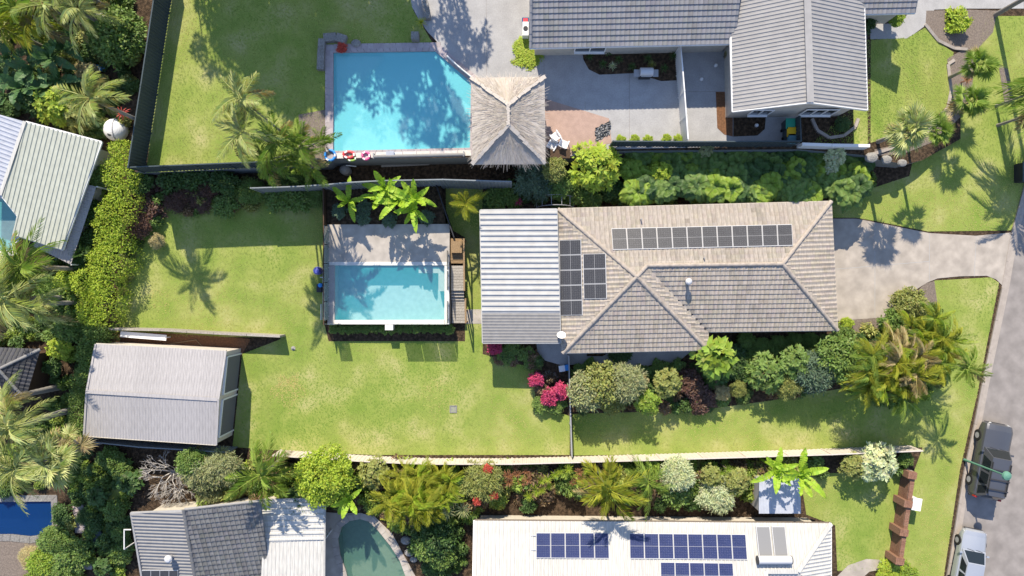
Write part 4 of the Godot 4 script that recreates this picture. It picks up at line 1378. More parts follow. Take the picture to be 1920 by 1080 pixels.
func north_house() -> void:
	lift = TERRACE
	var t := thing("grey_tiled_house", "large house with grey tiled roof and corrugated gable wing", "house", W(1300, 60))
	var e := 2.8
	var a := W(993, 90, e)
	var b := W(1378, 82, e)
	var c := W(1716, 24, e)
	var up := Vector3(0, tan(0.384), -1.0)
	var rt := Node3D.new()
	rt.name = "roof"
	t.add_child(rt)
	# south slope up to the ridge beyond the frame
	tile_part(rt, [a, b, b + up * 5.0, a + up * 5.0], b - a, "tile_grey", 0.3, 0.34)
	var c0 := W(1590, 27, e)
	tile_part(rt, [c0, c, c + up * 3.4, c0 + up * 3.4], c - c0, "tile_grey", 0.3, 0.34)
	var back := Vector3(0, -tan(0.384), -1.0)
	tile_part(rt, [a + up * 5.0, b + up * 5.0, b + up * 5.0 + back * 5.0, a + up * 5.0 + back * 5.0], b - a, "tile_grey", 0.6, 0.6)
	ridge_tiles(rt, a + up * 5.0 + Vector3(0, 0.03, 0), b + up * 5.0 + Vector3(0, 0.03, 0), M.tile_grey)
	ridge_tiles(rt, a + Vector3(0.06, 0.06, 0), a + up * 5.0 + Vector3(0.06, 0.06, 0), M.tile_grey, 0.1)
	# gable wing, ridge running north
	var g := 3.0
	var SWc := W(1374, 209, g)
	var SEc := W(1626, 206, g)
	var ap := W(1519, 192, 5.1)
	var nn := Vector3(-0.35, 0, -12.0)
	var wr := [SWc, ap, ap + nn, SWc + nn + Vector3(0.2, 0, 0)]
	steel_part(rt, wr, nn, "steel_gable", 0.24, 0.035)
	steel_part(rt, [SEc, SEc + nn, ap + nn, ap], nn, "steel_gable", 0.24, 0.035)
	var mb := MB.new()
	mb.bar(ap + Vector3(0, 0.05, 0), ap + nn + Vector3(0, 0.05, 0), 0.42, 0.04)
	part(rt, "ridge_cap", mb, M.steel_gable)
	for l in [[SWc, ap], [ap, SEc]]:
		mb = MB.new()
		mb.bar(l[0] - Vector3(0, 0.07, -0.02), l[1] - Vector3(0, 0.07, -0.02), 0.05, 0.22)
		part(t, "barge_board", mb, M.white_paint)
	for l in [[a, b], [SEc, SEc + nn], [SWc, SWc + nn * 0.5], [c0, c]]: gutter(t, l[0], l[1], M.white_paint)
	# walls
	var wz := 0.45
	var body := PackedVector2Array([Vector2(a.x + 0.4, a.z - wz), Vector2(b.x, b.z - wz), Vector2(b.x, b.z - 9.0), Vector2(a.x + 0.4, a.z - 9.0)])
	walls(t, body, e - 0.05, M.cream_wall)
	var wing := PackedVector2Array([Vector2(SWc.x + 0.45, SWc.z - 0.35), Vector2(SEc.x - 0.45, SEc.z - 0.35), Vector2(SEc.x - 0.7, SEc.z - 11.0), Vector2(SWc.x + 0.3, SWc.z - 11.0)])
	walls(t, wing, g + 0.1, M.cream_wall)
	mb = MB.new()
	mb.tri(Vector3(wing[0].x, lift + g, wing[0].y), Vector3(ap.x, ap.y - 0.12, wing[0].y), Vector3(wing[1].x, lift + g, wing[1].y))
	part(t, "gable_wall", mb, M.cream_wall)
	walls(t, PackedVector2Array([Vector2(SEc.x - 0.4, c.z - 0.4), Vector2(c.x - 0.4, c.z - 0.4), Vector2(c.x - 0.4, c.z - 6.0), Vector2(SEc.x - 0.4, c.z - 6.0)]), e - 0.05, M.cream_wall)
	var wy := lift + 0.95
	var wzz := wing[0].y + 0.01
	window(t, Vector3(wing[0].x + 1.2, wy, wzz), Vector3(wing[0].x + 2.5, wy, wzz), 1.2, Vector3(0, 0, 1), 2)
	window(t, Vector3(wing[1].x - 3.0, wy, wzz), Vector3(wing[1].x - 0.9, wy, wzz), 1.3, Vector3(0, 0, 1), 3)
	window(t, Vector3(a.x + 3.0, wy, a.z - wz + 0.01), Vector3(a.x + 5.0, wy, a.z - wz + 0.01), 1.2, Vector3(0, 0, 1), 2)
	lift = 0.0

func gazebo() -> void:
	lift = TERRACE
	var e := 2.5
	var c := [W(884, 146, e), W(1021, 144, e), W(1023, 307, e), W(886, 308, e)]
	var r0 := W(953, 197, 3.7)
	var r1 := W(953.5, 234, 3.7)
	var t := thing("thatched_pavilion", "square pavilion with a shaggy thatched hip roof beside the pool", "pavilion", W(953, 230))
	var f := [[c[0], c[1], r0, r0], [c[1], c[2], r1, r0], [c[2], c[3], r1, r1], [c[3], c[0], r0, r1]]
	var st := MB.new()
	for q in f:
		var m: Vector3 = (q[1] - q[0]).cross(q[2] - q[0]).normalized()
		if m.y < 0: m = -m
		var base := MB.new()
		base.quad(q[0], q[1], q[2], q[3])
		base.out_quad(q[0], q[1], q[1] - Vector3(0, 0.22, 0), q[0] - Vector3(0, 0.22, 0), (r0 + r1) * 0.5)
		part(t, "thatch_layer", base, M.thatch)
		# straws lying down the slope
		for i in 900:
			var u := rng.randf()
			var w := pow(rng.randf(), 0.8)
			var lo: Vector3 = q[0].lerp(q[1], u)
			var hi: Vector3 = q[3].lerp(q[2], u)
			var p := lo.lerp(hi, w) + m * rf(0.012, 0.03)
			var d := (lo - hi).normalized() + rdir() * 0.07
			var s := d.cross(m).normalized() * rf(0.006, 0.014)
			var k := rf(0.84, 1.1)
			st.col = Color(k, k * rf(0.93, 1.0), k * rf(0.85, 1.0))
			var l := rf(0.3, 0.6)
			st.quad(p - s, p + s, p + s * 0.5 + d * l, p - s * 0.5 + d * l)
	part(t, "straw", st, M.thatch, "stuff")
	for l in [[c[2], r1], [c[3], r1], [c[0], r0], [c[1], r0], [r0, r1]]:
		var mb := MB.new()
		var n := 12
		for i in n:
			var p: Vector3 = l[0].lerp(l[1], (i + 0.5) / n)
			mb.bar(l[0].lerp(l[1], float(i) / n) + Vector3(rf(-0.05, 0.05), 0.05, 0), l[0].lerp(l[1], (i + 1.1) / n) + Vector3(rf(-0.05, 0.05), 0.06, 0), rf(0.14, 0.26), 0.1)
		part(t, "hip_roll", mb, M.thatch)
	for q in c:
		var mb := MB.new()
		var b: Vector3 = q.lerp((r0 + r1) * 0.5, 0.12)
		mb.tube(PackedVector3Array([Vector3(b.x, lift, b.z), Vector3(b.x, lift + e + 0.1, b.z)]), PackedFloat32Array([0.1, 0.09]), 8)
		part(t, "post", mb, M.timber_dark)
	lift = 0.0

func white_house() -> void:
	var t := thing("white_roofed_house", "house with a white steel roof and rows of blue solar panels", "house", W(1200, 1080))
	var e := 2.6
	var NW := W(889, 976, e)
	var NE := W(1558, 981, e)
	var R := W(1496, 1071, 3.5)
	var Q := W(1434, 1071, 3.5)
	var sl := 0.9 / 2.75
	var S0 := Vector3(W(1404, 1000).x, e + sl * 5.2, NW.z + 5.2)
	var S1 := Vector3(NW.x, e + sl * 5.2, NW.z + 5.2)
	var rt := Node3D.new()
	rt.name = "roof"
	t.add_child(rt)
	steel_part(rt, [NW, NE, R, Q, S0, S1], NE - NW, "steel_white", 0.25, 0.05)
	var SE := Vector3(NE.x, e, R.z * 2.0 - NE.z)
	steel_part(rt, [NE, SE, R], SE - NE, "steel_white", 0.25, 0.05)
	var sb := Vector3(Q.x, e, SE.z)
	steel_part(rt, [SE, sb, Q, R], SE - sb, "steel_white", 0.25, 0.03)
	for l in [[NE, R], [R, Q], [Q, S0]]:
		var mb := MB.new()
		mb.bar(l[0] + Vector3(0, 0.06, 0), l[1] + Vector3(0, 0.06, 0), 0.3, 0.03)
		part(rt, "ridge_cap", mb, M.steel_white)
	gutter(t, NW, NE, M.fence_brown); gutter(t, NE, SE, M.white_paint); gutter(t, S1, NW, M.white_paint)
	walls(t, PackedVector2Array([Vector2(NW.x + 0.3, NW.z + 0.5), Vector2(NE.x - 0.5, NE.z + 0.5), Vector2(NE.x - 0.5, SE.z - 0.5), Vector2(S0.x, SE.z - 0.5), Vector2(S0.x, S0.z + 4), Vector2(NW.x + 0.3, S0.z + 4)]), e - 0.05, M.cream_wall)
	var f := frame_of([NW, NE, R], NE - NW)
	solar_panels(t, [1005, 998, 1141, 998, 1142.5, 1048, 1005, 1047], 5, 1, f[0], f[3], true, M.cell_blue)
	solar_panels(t, [1180, 999, 1398, 1001, 1401.5, 1050, 1181, 1048], 8, 1, f[0], f[3], true, M.cell_blue)
	solar_panels(t, [1238, 1053, 1374, 1055, 1377, 1104, 1239, 1103], 5, 1, f[0], f[3], true, M.cell_blue)
	for y in [1004, 1031]:
		var mb := MB.new()
		mb.bar(on_plane(996, y, f[0], f[3], 0.08), on_plane(1006, y, f[0], f[3], 0.08), 0.05, 0.05)
		part(t, "mounting_rail", mb, M.alu)
	# solar water heater
	var h := thing("solar_water_heater", "solar hot water unit with two dark collectors and a white tank", "water heater", on_plane(1450, 1020, f[0], f[3]))
	for q in [[1417, 987, 1443, 987, 1449, 1044, 1423, 1044], [1446, 987, 1471, 987, 1478, 1044, 1452, 1044]]:
		var w := []
		for i in 4: w.append(on_plane(q[i * 2], q[i * 2 + 1], f[0], f[3], 0.14))
		var mb := MB.new()
		var b := Basis((w[1] - w[0]).normalized(), f[3], (w[3] - w[0]).normalized())
		mb.box((w[0] + w[2]) * 0.5, Vector3(w[0].distance_to(w[1]), 0.1, w[0].distance_to(w[3])), b)
		var cl := part(h, "collector", mb, M.alu)
		mb = MB.new()
		mb.box((w[0] + w[2]) * 0.5 + f[3] * 0.05, Vector3(w[0].distance_to(w[1]) - 0.08, 0.012, w[0].distance_to(w[3]) - 0.08), b)
		part(cl, "collector_glass", mb, M.cell_blue if false else M.door_grey)
	var ta := on_plane(1421, 1050, f[0], f[3], 0.36)
	var tb := on_plane(1483, 1050, f[0], f[3], 0.36)
	var mb := MB.new()
	mb.tube(PackedVector3Array([ta, tb]), PackedFloat32Array([0.27, 0.27]), 16)
	var tank := part(h, "tank", mb, M.alu)
	for q in [[ta, -0.06], [tb, 0.06]]:
		mb = MB.new()
		mb.tube(PackedVector3Array([q[0], q[0] + (tb - ta).normalized() * q[1]]), PackedFloat32Array([0.285, 0.26]), 16)
		part(tank, "end_cap", mb, M.dark_metal)
	mb = MB.new()
	mb.bar(on_plane(1421, 1055, f[0], f[3], 0.05), on_plane(1483, 1055, f[0], f[3], 0.05), 0.3, 0.1)
	part(h, "cradle", mb, M.mid_metal)

func slate_house() -> void:
	var t := thing("slate_grey_house", "house with dark grey tiles between grey steel and white roofs", "house", W(420, 1060))
	var e := 2.7
	var a := W(345, 955, 3.9)
	var b := W(489, 939, 3.9)
	var up := Vector3(-0.05, -0.3, 1.0)
	var rt := Node3D.new()
	rt.name = "roof"
	t.add_child(rt)
	tile_part(rt, [a, b, b + up * 7.0 + Vector3(0.33, 0, 0), a + up * 7.0 + Vector3(0.4, 0, 0)], b - a, "tile_slate", 0.32, 0.36, 0.06, 0.07)
	ridge_tiles(rt, a + Vector3(0, 0.05, 0), a + up * 7.0 + Vector3(0.4, 0.05, 0), M.tile_slate, 0.12)
	# low steel section to the west
	var c := W(245, 962, 3.4)
	var d := W(344, 958, 3.85)
	var steel := [c, d, d + up * 7.0 + Vector3(0.4, -0.05, 0), c + Vector3(-0.02, -1.9, 7.0)]
	steel_part(rt, steel, Vector3(0, 0, 1), "steel_slate", 0.26, 0.05)
	# white patio wing to the east: its north part falls to the pool, the rest to the north
	var w0 := W(490, 938, e)
	var w1 := W(609, 935, e - 0.25)
	var w2 := W(609, 1012, e - 0.25)
	var w3 := W(492, 1018, e)
	steel_part(rt, [w0, w1, w2, w3], Vector3(0, 0, 1), "steel_white", 0.4, 0.07)
	steel_part(rt, [w3 + Vector3(0, -0.04, 0), w2 + Vector3(0, -0.04, 0), w2 + Vector3(0, 0.2, 4.5), w3 + Vector3(-0.1, 0.2, 4.5)], Vector3(1, 0, 0), "steel_white", 0.25, 0.03)
	for l in [[a, b], [c, d], [w0, w1], [w1, w2 + Vector3(0, 0.2, 4.5)], [c, c + Vector3(0, -1.9, 7.0)]]: gutter(t, l[0], l[1], M.grey_wall)
	walls(t, PackedVector2Array([Vector2(c.x + 0.4, c.z + 0.5), Vector2(b.x, b.z + 0.7), Vector2(b.x, b.z + 7), Vector2(c.x + 0.4, c.z + 7)]), 1.75, M.cream_wall)
	for q in [w1, w2]:
		var mb := MB.new()
		mb.bar(Vector3(q.x - 0.2, 0, q.z + 0.2), Vector3(q.x - 0.2, q.y - 0.1, q.z + 0.2001), 0.1, 0.1)
		part(t, "post", mb, M.white_paint)
	var f := frame_of(steel, Vector3(0, 0, 1))
	solar_panels(t, [266, 1068, 334, 1068, 334, 1112, 266, 1112], 4, 1, f[0], f[3], true, M.cell)
	vent_pipe(t, "roof_vent", on_plane(322, 1043, f[0], f[3]), 0.13, 0.35, true)
	var mb2 := MB.new()
	for l in [[232, 993, 246, 993], [233, 993, 233, 1030]]: mb2.bar(W(l[0], l[1], 2.4), W(l[2], l[3], 2.4), 0.06, 0.06)
	mb2.bar(W(233, 1030, 2.4) * Vector3(1, 0, 1), W(233, 1030, 2.4) + Vector3(0, 0, 0.001), 0.06, 0.06)
	part(t, "awning_frame", mb2, M.white_paint)

func sage_house() -> void:
	var t := thing("sage_roofed_house", "house with a sage green ribbed steel roof beside the lime hedge", "house", W(60, 380))
	var e := 2.8
	var a := W(48, 228, e + 0.5)
	var b := W(190, 266, e + 0.3)
	var c := W(117, 468, e)
	var d := W(25, 440, e + 0.1)
	var g := W(33, 405, e + 0.2)
	var h := W(2, 366, e + 0.35)
	var rib := c - b
	var rt := Node3D.new()
	rt.name = "roof"
	t.add_child(rt)
	steel_part(rt, [b, a, h, g, d, c], (a - b), "steel_sage", 0.3, 0.05)
	var k := W(-90, 190, e + 0.5)
	var k2 := W(-90, 330, e + 0.4)
	steel_part(rt, [a + Vector3(-0.05, 0.02, 0), k, k2, h + Vector3(-0.05, 0.02, 0)], h - a, "steel_blue", 0.28, 0.04)
	var mb := MB.new()
	mb.bar(a + Vector3(0, 0.08, 0), h + Vector3(0, 0.08, 0), 0.22, 0.04)
	part(rt, "ridge_cap", mb, M.steel_white)
	for l in [[a, b], [b, c], [c, d], [d, g], [g, h]]: gutter(t, l[0], l[1], M.white_paint)
	walls(t, ring_of(xz([a, b, c, d, g, h]), -0.45), e - 0.1, M.cream_wall)
	# lower verandah roof along the east side and the south corner
	var b1 := W(163, 346, 2.4)
	var b2 := W(181, 350, 2.2)
	var c2 := W(133, 496, 2.2)
	var c1 := W(125, 462, 2.4)
	steel_part(t, [b1, b2, c2, c1], c2 - b2, "timber_grey" if false else "steel_shed", 0.24, 0.03, "verandah_roof")
	var d2 := W(64, 462, 2.2)
	steel_part(t, [c1, c2, d2, W(60, 450, 2.4)], c2 - d2, "steel_shed", 0.24, 0.03, "verandah_roof")
	for q in [b2, c2, d2]:
		mb = MB.new()
		mb.bar(Vector3(q.x, 0, q.z), q - Vector3(0, 0.03, 0.0001), 0.09, 0.09)
		part(t, "post", mb, M.white_paint)

func sheds() -> void:
	var t := thing("steel_shed", "weathered pale steel garage with two dark roller doors", "shed", W(300, 740))
	var e := 2.7
	var NW := W(180, 645, e)
	var NE := W(424, 658, e)
	var SE := W(406, 834, e)
	var SW := W(158, 817, e)
	var RW := W(163, 734, 3.2)
	var RE := W(410, 749, 3.2)
	var rt := Node3D.new()
	rt.name = "roof"
	t.add_child(rt)
	steel_part(rt, [NW, NE, RE, RW], NE - NW, "steel_shed", 0.19, 0.014)
	steel_part(rt, [SW, SE, RE, RW], SE - SW, "steel_shed", 0.19, 0.014)
	var mb := MB.new()
	mb.bar(RW + Vector3(0, 0.05, 0), RE + Vector3(0, 0.03, 0), 0.24, 0.03)
	part(rt, "ridge_cap", mb, M.steel_shed)
	for l in [[NW, RW], [RW, SW], [NE, RE], [RE, SE]]:
		mb = MB.new()
		mb.bar(l[0] + Vector3(0, 0.03, 0), l[1] + Vector3(0, 0.03, 0), 0.12, 0.07)
		part(rt, "barge_cap", mb, M.steel_shed)
	gutter(t, NW, NE, M.cream_wall); gutter(t, SW, SE, M.cream_wall)
	var wl := ring_of(xz([NW, NE, SE, SW]), -0.06)
	walls(t, wl, e - 0.02, M.fence_cream)
	var n := wl[1]
	var s := wl[2]
	mb = MB.new()
	mb.tri(Vector3(n.x, e - 0.02, n.y), Vector3((n.x + s.x) / 2, 3.13, (n.y + s.y) / 2), Vector3(s.x, e - 0.02, s.y))
	part(t, "gable_wall", mb, M.fence_cream)
	var o := Vector3((s - n).y, 0, -(s - n).x).normalized()
	if o.x < 0: o = -o
	for q in [[0.06, 0.47], [0.53, 0.94]]:
		var a := n.lerp(s, q[0])
		var b := n.lerp(s, q[1])
		mb = MB.new()
		var k := 12
		for i in k:
			var y0 := 0.05 + 2.3 * i / k
			var y1 := 0.05 + 2.3 * (i + 0.86) / k
			for yy in [[y0, y1, 0.03, 0.05], [y1, 0.05 + 2.3 * (i + 1.0) / k, 0.05, 0.03]]:
				mb.quad(Vector3(a.x, yy[0], a.y) + o * yy[2], Vector3(b.x, yy[0], b.y) + o * yy[2], Vector3(b.x, yy[1], b.y) + o * yy[3], Vector3(a.x, yy[1], a.y) + o * yy[3])
		var dr := part(t, "roller_door", mb, M.roller)
		mb = MB.new()
		for p in [a, b]: mb.bar(Vector3(p.x, 0, p.y) + o * 0.04, Vector3(p.x, 2.4, p.y + 0.0001) + o * 0.04, 0.1, 0.1)
		mb.bar(Vector3(a.x, 2.42, a.y) + o * 0.05, Vector3(b.x, 2.42, b.y) + o * 0.05, 0.12, 0.12)
		part(dr, "door_frame", mb, M.white_paint)
	# small garden shed with the blue grey roof
	t = thing("garden_shed", "small garden shed with a blue grey steel roof under banana leaves", "shed", W(1455, 935))
	var A := W(1423, 899, 2.1)
	var B := W(1500, 897, 2.1)
	var C := W(1502, 963, 2.35)
	var D := W(1423, 963, 2.35)
	steel_part(t, [A, B, C, D], B - A, "steel_blue", 0.2, 0.025)
	walls(t, ring_of(xz([A, B, C, D]), -0.08), 2.1, M.grey_wall)
	mb = MB.new()
	mb.quad(W(1416, 915, 0.05) , W(1417, 940, 0.05), W(1417, 940, 0.05) + Vector3(0, 1.9, 0), W(1416, 915, 0.05) + Vector3(0, 1.9, 0))
	part(t, "door", mb, M.dark_metal)
	# black tiled hut in the west garden
	t = thing("black_tiled_hut", "small hut with a black tiled hip roof among the palms", "hut", W(20, 700))
	var p0 := W(-60, 650, 2.4)
	var p1 := W(76, 655, 2.4)
	var p2 := W(48, 748, 2.4)
	var p3 := W(-60, 735, 2.4)
	var r := W(-2, 692, 3.3)
	var rt2 := Node3D.new()
	rt2.name = "roof"
	t.add_child(rt2)
	for q in [[p0, p1, r], [p1, p2, r], [p2, p3, r], [p3, p0, r]]: tile_part(rt2, q, q[1] - q[0], "tile_black", 0.28, 0.3)
	for q in [p1, p2]: ridge_tiles(rt2, q + Vector3(0, 0.04, 0), r + Vector3(0, 0.04, 0), M.steel_grey, 0.1)
	walls(t, ring_of(xz([p0, p1, p2, p3]), -0.35), 2.35, M.timber_dark)

# ---------- fences and street ----------
func fences() -> void:
	lift = TERRACE
	fence([302, -80, 288, 0, 264, 160, 240, 313], 2.1, "fence_dark", "dark blue steel fence down the west side of the shaded lawn", 0.22)
	fence([240, 313, 360, 308, 480, 303, 600, 297], 2.0, "fence_dark", "dark steel fence below the shaded lawn and the clumping palms", 0.22)
	fence([1150, 264, 1300, 265, 1502, 264], 1.8, "fence_dark", "dark steel fence below the grey court", 0.22)
	fence([1502, 264, 1500, 216], 1.8, "fence_dark", "short dark fence beside the wheelie bins", 0.22)
	fence([1277, 85, 1284, 170, 1291, 262], 1.7, "white_paint", "white slatted screen across the grey court", 0.12, 1.6)
	retaining([1504, 270, 1560, 272, 1632, 273], 0.9, "white_paint", "low white rendered wall at the bank top", 0.2, 2.0)
	retaining([600, 130, 601, 100, 603, 72], 0.4, "old_stone", "rough stone block edge at the pool corner", 0.45, 0.6, "stone_edge")
	retaining([606, 70, 630, 68, 648, 74], 0.4, "old_stone", "pale weathered stone ledge behind the pool corner", 0.55, 0.7, "stone_edge")
	retaining([796, 0, 800, 22, 801, 34], 0.5, "old_stone", "short stone pier on the curved court edge", 0.4, 0.5, "stone_edge")
	retaining([838, 104, 862, 126, 888, 147], 0.35, "white_paint", "low white rail beside the cut pool corner", 0.07, 1.2, "pool_rail")
	lift = 0.0
	fence([470, 352, 560, 349, 604, 346], 3.2, "fence_grey", "grey sheet fence below the clumping palms", 0.25)
	fence([606, 346, 660, 341, 720, 338, 830, 336, 960, 340], 4.0, "fence_grey", "tall grey sheet fence behind the banana plants", 0.25)
	fence([150, 826, 260, 838, 430, 848], 1.7, "fence_grey", "grey boundary fence behind the steel shed", 0.22)
	fence([512, 854, 620, 861, 700, 866, 800, 870, 960, 870, 1072, 867], 1.7, "fence_cream", "cream boundary fence below the wide back lawn", 0.28)
	fence([1072, 867, 1240, 862, 1400, 857, 1560, 852, 1732, 845], 1.7, "fence_cream", "cream boundary fence below the side lawn strip", 0.28)
	fence([1067, 668, 1069, 740, 1073, 858], 1.1, "mid_metal", "low grey metal fence between back lawn and shrub border", 0.12, 1.8)
	fence([606, 346, 607, 420, 607, 610], 1.9, "timber_dark", "dark slat fence along the west side of the raised pool", 0.14, 1.8)
	fence([818, 346, 836, 400, 852, 446], 1.6, "dark_metal", "thin dark fence beside the banana bed", 0.12, 1.5)
	retaining([203, 617, 300, 619, 400, 625, 525, 631], 1.2, "timber_grey", "low grey sleeper wall at the edge of the back lawn", 0.14, 2.0, "sleeper_wall")
	# brick wall with piers, its bricks
	var t := thing("brick_wall", "red brick front wall with stepped piers and a gap", "brick wall", W(1690, 970))
	var hw := 1.2
	var a := W(1713, 884, hw) - Vector3(0, hw, 0)
	var b := W(1687, 1062, hw) - Vector3(0, hw, 0)
	var d := (b - a).normalized()
	var s := d.cross(Vector3.UP)
	if s.x > 0: s = -s          # towards the garden
	var core := MB.new()
	core.box((a + b) * 0.5 + Vector3(0, hw * 0.5 - 0.02, 0), Vector3(0.26, hw - 0.04, a.distance_to(b) - 0.04), Basis(s, Vector3.UP, d))
	part(t, "mortar_core", core, M.kerb)
	var kinds := []
	var l := a.distance_to(b)
	for v in 3:
		var g: float = [0.85, 1.0, 1.25][v]
		var mb := MB.new()
		mb.col = Color(g, g * 0.95, g * 0.93)
		mb.box(Vector3.ZERO, Vector3(0.3, 0.07, 0.105), Basis(s, Vector3.UP, d))
		kinds.append(mb.mesh())
	for i in int(l / 0.116): put(t, "brick", kinds[rng.randi() % 3], M.brick, Transform3D(Basis(), a + d * (0.06 + i * 0.116) + Vector3(0, hw + rf(-0.004, 0.006), 0) - t.position))
	var sb := MB.new()
	for i in int(l / 0.235):
		for y in 13:
			for k in [-1.0, 1.0]:
				var g := rf(0.8, 1.2)
				sb.col = Color(g, g * 0.95, g * 0.93)
				sb.box(a + d * (0.12 + (i + 0.5 * (y % 2)) * 0.235) + s * k * 0.125 + Vector3(0, 0.05 + y * 0.085, 0), Vector3(0.04, 0.075, 0.222), Basis(s, Vector3.UP, d))
	part(t, "face_bricks", sb, M.brick, "stuff")
	for u in [0.04, 0.34, 0.64, 0.94]:
		var o: Vector3 = a + d * l * u + s * 0.15
		var mb := MB.new()
		mb.box(o + Vector3(0, 0.68, 0), Vector3(0.58, 1.36, 0.46), Basis(s, Vector3.UP, d))
		part(t, "pier", mb, M.brick)
		for i in 5:
			for k in 2: put(t, "brick", kinds[rng.randi() % 3], M.brick, Transform3D(Basis(Vector3.UP, PI / 2).scaled_local(Vector3(0.76, 1, 1.05)), o + d * (-0.118 + k * 0.236) + s * (-0.24 + i * 0.12) + Vector3(0, 1.38, 0) - t.position))
	# letterbox
	t = thing("letterbox", "white box letterbox in front of the brick wall", "letterbox", W(1701, 936))
	var mb := MB.new()
	mb.box(W(1701, 936) + Vector3(0, 0.55, 0), Vector3(0.5, 1.1, 0.7), Basis(Vector3.UP, -0.17))
	part(t, "pillar", mb, M.white_paint)
	mb = MB.new()
	mb.box(W(1701, 936) + Vector3(0, 1.14, 0), Vector3(0.62, 0.08, 0.86), Basis(Vector3.UP, -0.17))
	part(t, "cap", mb, M.plastic_white)

func car(at: Vector3, yaw: float, k: float, paint: String, label: String, hatch: bool) -> void:
	var t := thing("parked_car", label, "car", at)
	t.rotation.y = yaw
	var tall := 1.42 if hatch else 1.72
	var belt := 0.92 if hatch else 1.08
	var st := [[-2.36, 0.62, 0.46, 0.66], [-2.26, 0.80, 0.34, 0.80], [-1.95, 0.91, 0.28, belt - 0.14], [-1.1, 0.94, 0.27, belt - 0.05], [0.0, 0.95, 0.27, belt], [1.6, 0.95, 0.27, belt + 0.02], [2.12, 0.92, 0.3, belt], [2.3, 0.84, 0.4, belt - 0.1]]
	if not hatch: st[0] = [-2.36, 0.74, 0.46, 0.82]; st[1] = [-2.28, 0.88, 0.34, 0.96]; st[2] = [-1.95, 0.94, 0.28, belt - 0.04]
	var mb := MB.new()
	var rings := []
	for q in st:
		var w: float = q[1]
		var y0: float = q[2]
		var y1: float = q[3]
		var r := []
		for p in [[-0.9, y0], [-1.0, y0 + 0.12], [-1.0, y1 - 0.16], [-0.95, y1 - 0.05], [-0.82, y1], [-0.4, y1 + 0.03], [0.0, y1 + 0.035], [0.4, y1 + 0.03], [0.82, y1], [0.95, y1 - 0.05], [1.0, y1 - 0.16], [1.0, y0 + 0.12], [0.9, y0]]:
			r.append(Vector3(p[0] * w, p[1], q[0]))
		rings.append(r)
	var mid := func(p: Vector3) -> Vector3: return (p - Vector3(0, 0.6, clampf(p.z, -1.8, 1.8))).normalized()
	for i in rings.size() - 1:
		for j in rings[i].size():
			var e: int = (j + 1) % rings[i].size()
			var a: Vector3 = rings[i][j]
			var b: Vector3 = rings[i][e]
			var c: Vector3 = rings[i + 1][e]
			var d: Vector3 = rings[i + 1][j]
			var fn := (c - a).cross(b - a).normalized()
			if fn.dot((a + c) * 0.5 - Vector3(0, 0.6, (a.z + c.z) * 0.5)) < 0: fn = -fn
			mb.ntri(a, b, c, (fn * 3 + mid.call(a)).normalized(), (fn * 3 + mid.call(b)).normalized(), (fn * 3 + mid.call(c)).normalized())
			mb.ntri(a, c, d, (fn * 3 + mid.call(a)).normalized(), (fn * 3 + mid.call(c)).normalized(), (fn * 3 + mid.call(d)).normalized())
	for i in [0, rings.size() - 1]:
		for j in range(1, rings[i].size() - 1): mb.tri(rings[i][0], rings[i][j], rings[i][j + 1])
	var ts := Basis().scaled(Vector3(k * 0.93, k * 0.97, k))
	var body := put(t, "body", mb.mesh(), M[paint], Transform3D(ts, Vector3.ZERO))
	# cabin
	var f0 := -1.05 if hatch else -0.85
	var f1 := -0.25 if hatch else -0.35
	var b0 := 2.1 if hatch else 2.22
	var b1 := 1.5 if hatch else 1.95
	var lo := [Vector3(-0.84, belt - 0.02, f0), Vector3(0.84, belt - 0.02, f0), Vector3(0.86, belt, b0), Vector3(-0.86, belt, b0)]
	var hi := [Vector3(-0.62, tall - 0.02, f1), Vector3(0.62, tall - 0.02, f1), Vector3(0.64, tall - 0.04, b1), Vector3(-0.64, tall - 0.04, b1)]
	mb = MB.new()
	var o := Vector3(0, 0.9, 0.5)
	for i in 4: mb.out_quad(lo[i], lo[(i + 1) % 4], hi[(i + 1) % 4], hi[i], o)
	var nx := 6
	for i in nx:
		for j in 6:
			var q := []
			for g in [[i, j], [i + 1, j], [i + 1, j + 1], [i, j + 1]]:
				var u: float = float(g[0]) / nx
				var w: float = g[1] / 6.0
				var p: Vector3 = hi[0].lerp(hi[1], u).lerp(hi[3].lerp(hi[2], u), w)
				p.y += 0.05 * sin(PI * u) * (0.4 + 0.6 * sin(PI * w))
				q.append(p)
			mb.out_quad(q[0], q[1], q[2], q[3], o)
	put(t, "cabin", mb.mesh(), M[paint], Transform3D(ts, Vector3.ZERO))
	var pane := func(called: String, a: Vector3, b: Vector3, c: Vector3, d: Vector3, u0: float, u1: float, w0: float, w1: float) -> void:
		var m := MB.new()
		var q := []
		for g in [[u0, w0], [u1, w0], [u1, w1], [u0, w1]]: q.append(a.lerp(b, g[0]).lerp(d.lerp(c, g[0]), g[1]))
		var nn: Vector3 = (q[2] - q[0]).cross(q[1] - q[0]).normalized()
		if nn.dot(q[0] - o) < 0: nn = -nn
		for z in 4: q[z] += nn * 0.008
		m.out_quad(q[0], q[1], q[2], q[3], o)
		put(t, called, m.mesh(), M.car_glass, Transform3D(ts, Vector3.ZERO))
	pane.call("windscreen", lo[0], lo[1], hi[1], hi[0], 0.05, 0.95, 0.1, 0.92)
	pane.call("rear_window", lo[3], lo[2], hi[2], hi[3], 0.08, 0.92, 0.25, 0.9)
	for sgn in [[0, 3], [1, 2]]:
		for w in [[0.12, 0.42], [0.45, 0.72], [0.75, 0.94]]:
			pane.call("side_window", lo[sgn[0]], lo[sgn[1]], hi[sgn[1]], hi[sgn[0]], w[0] + 0.02, w[1], 0.1, 0.9)
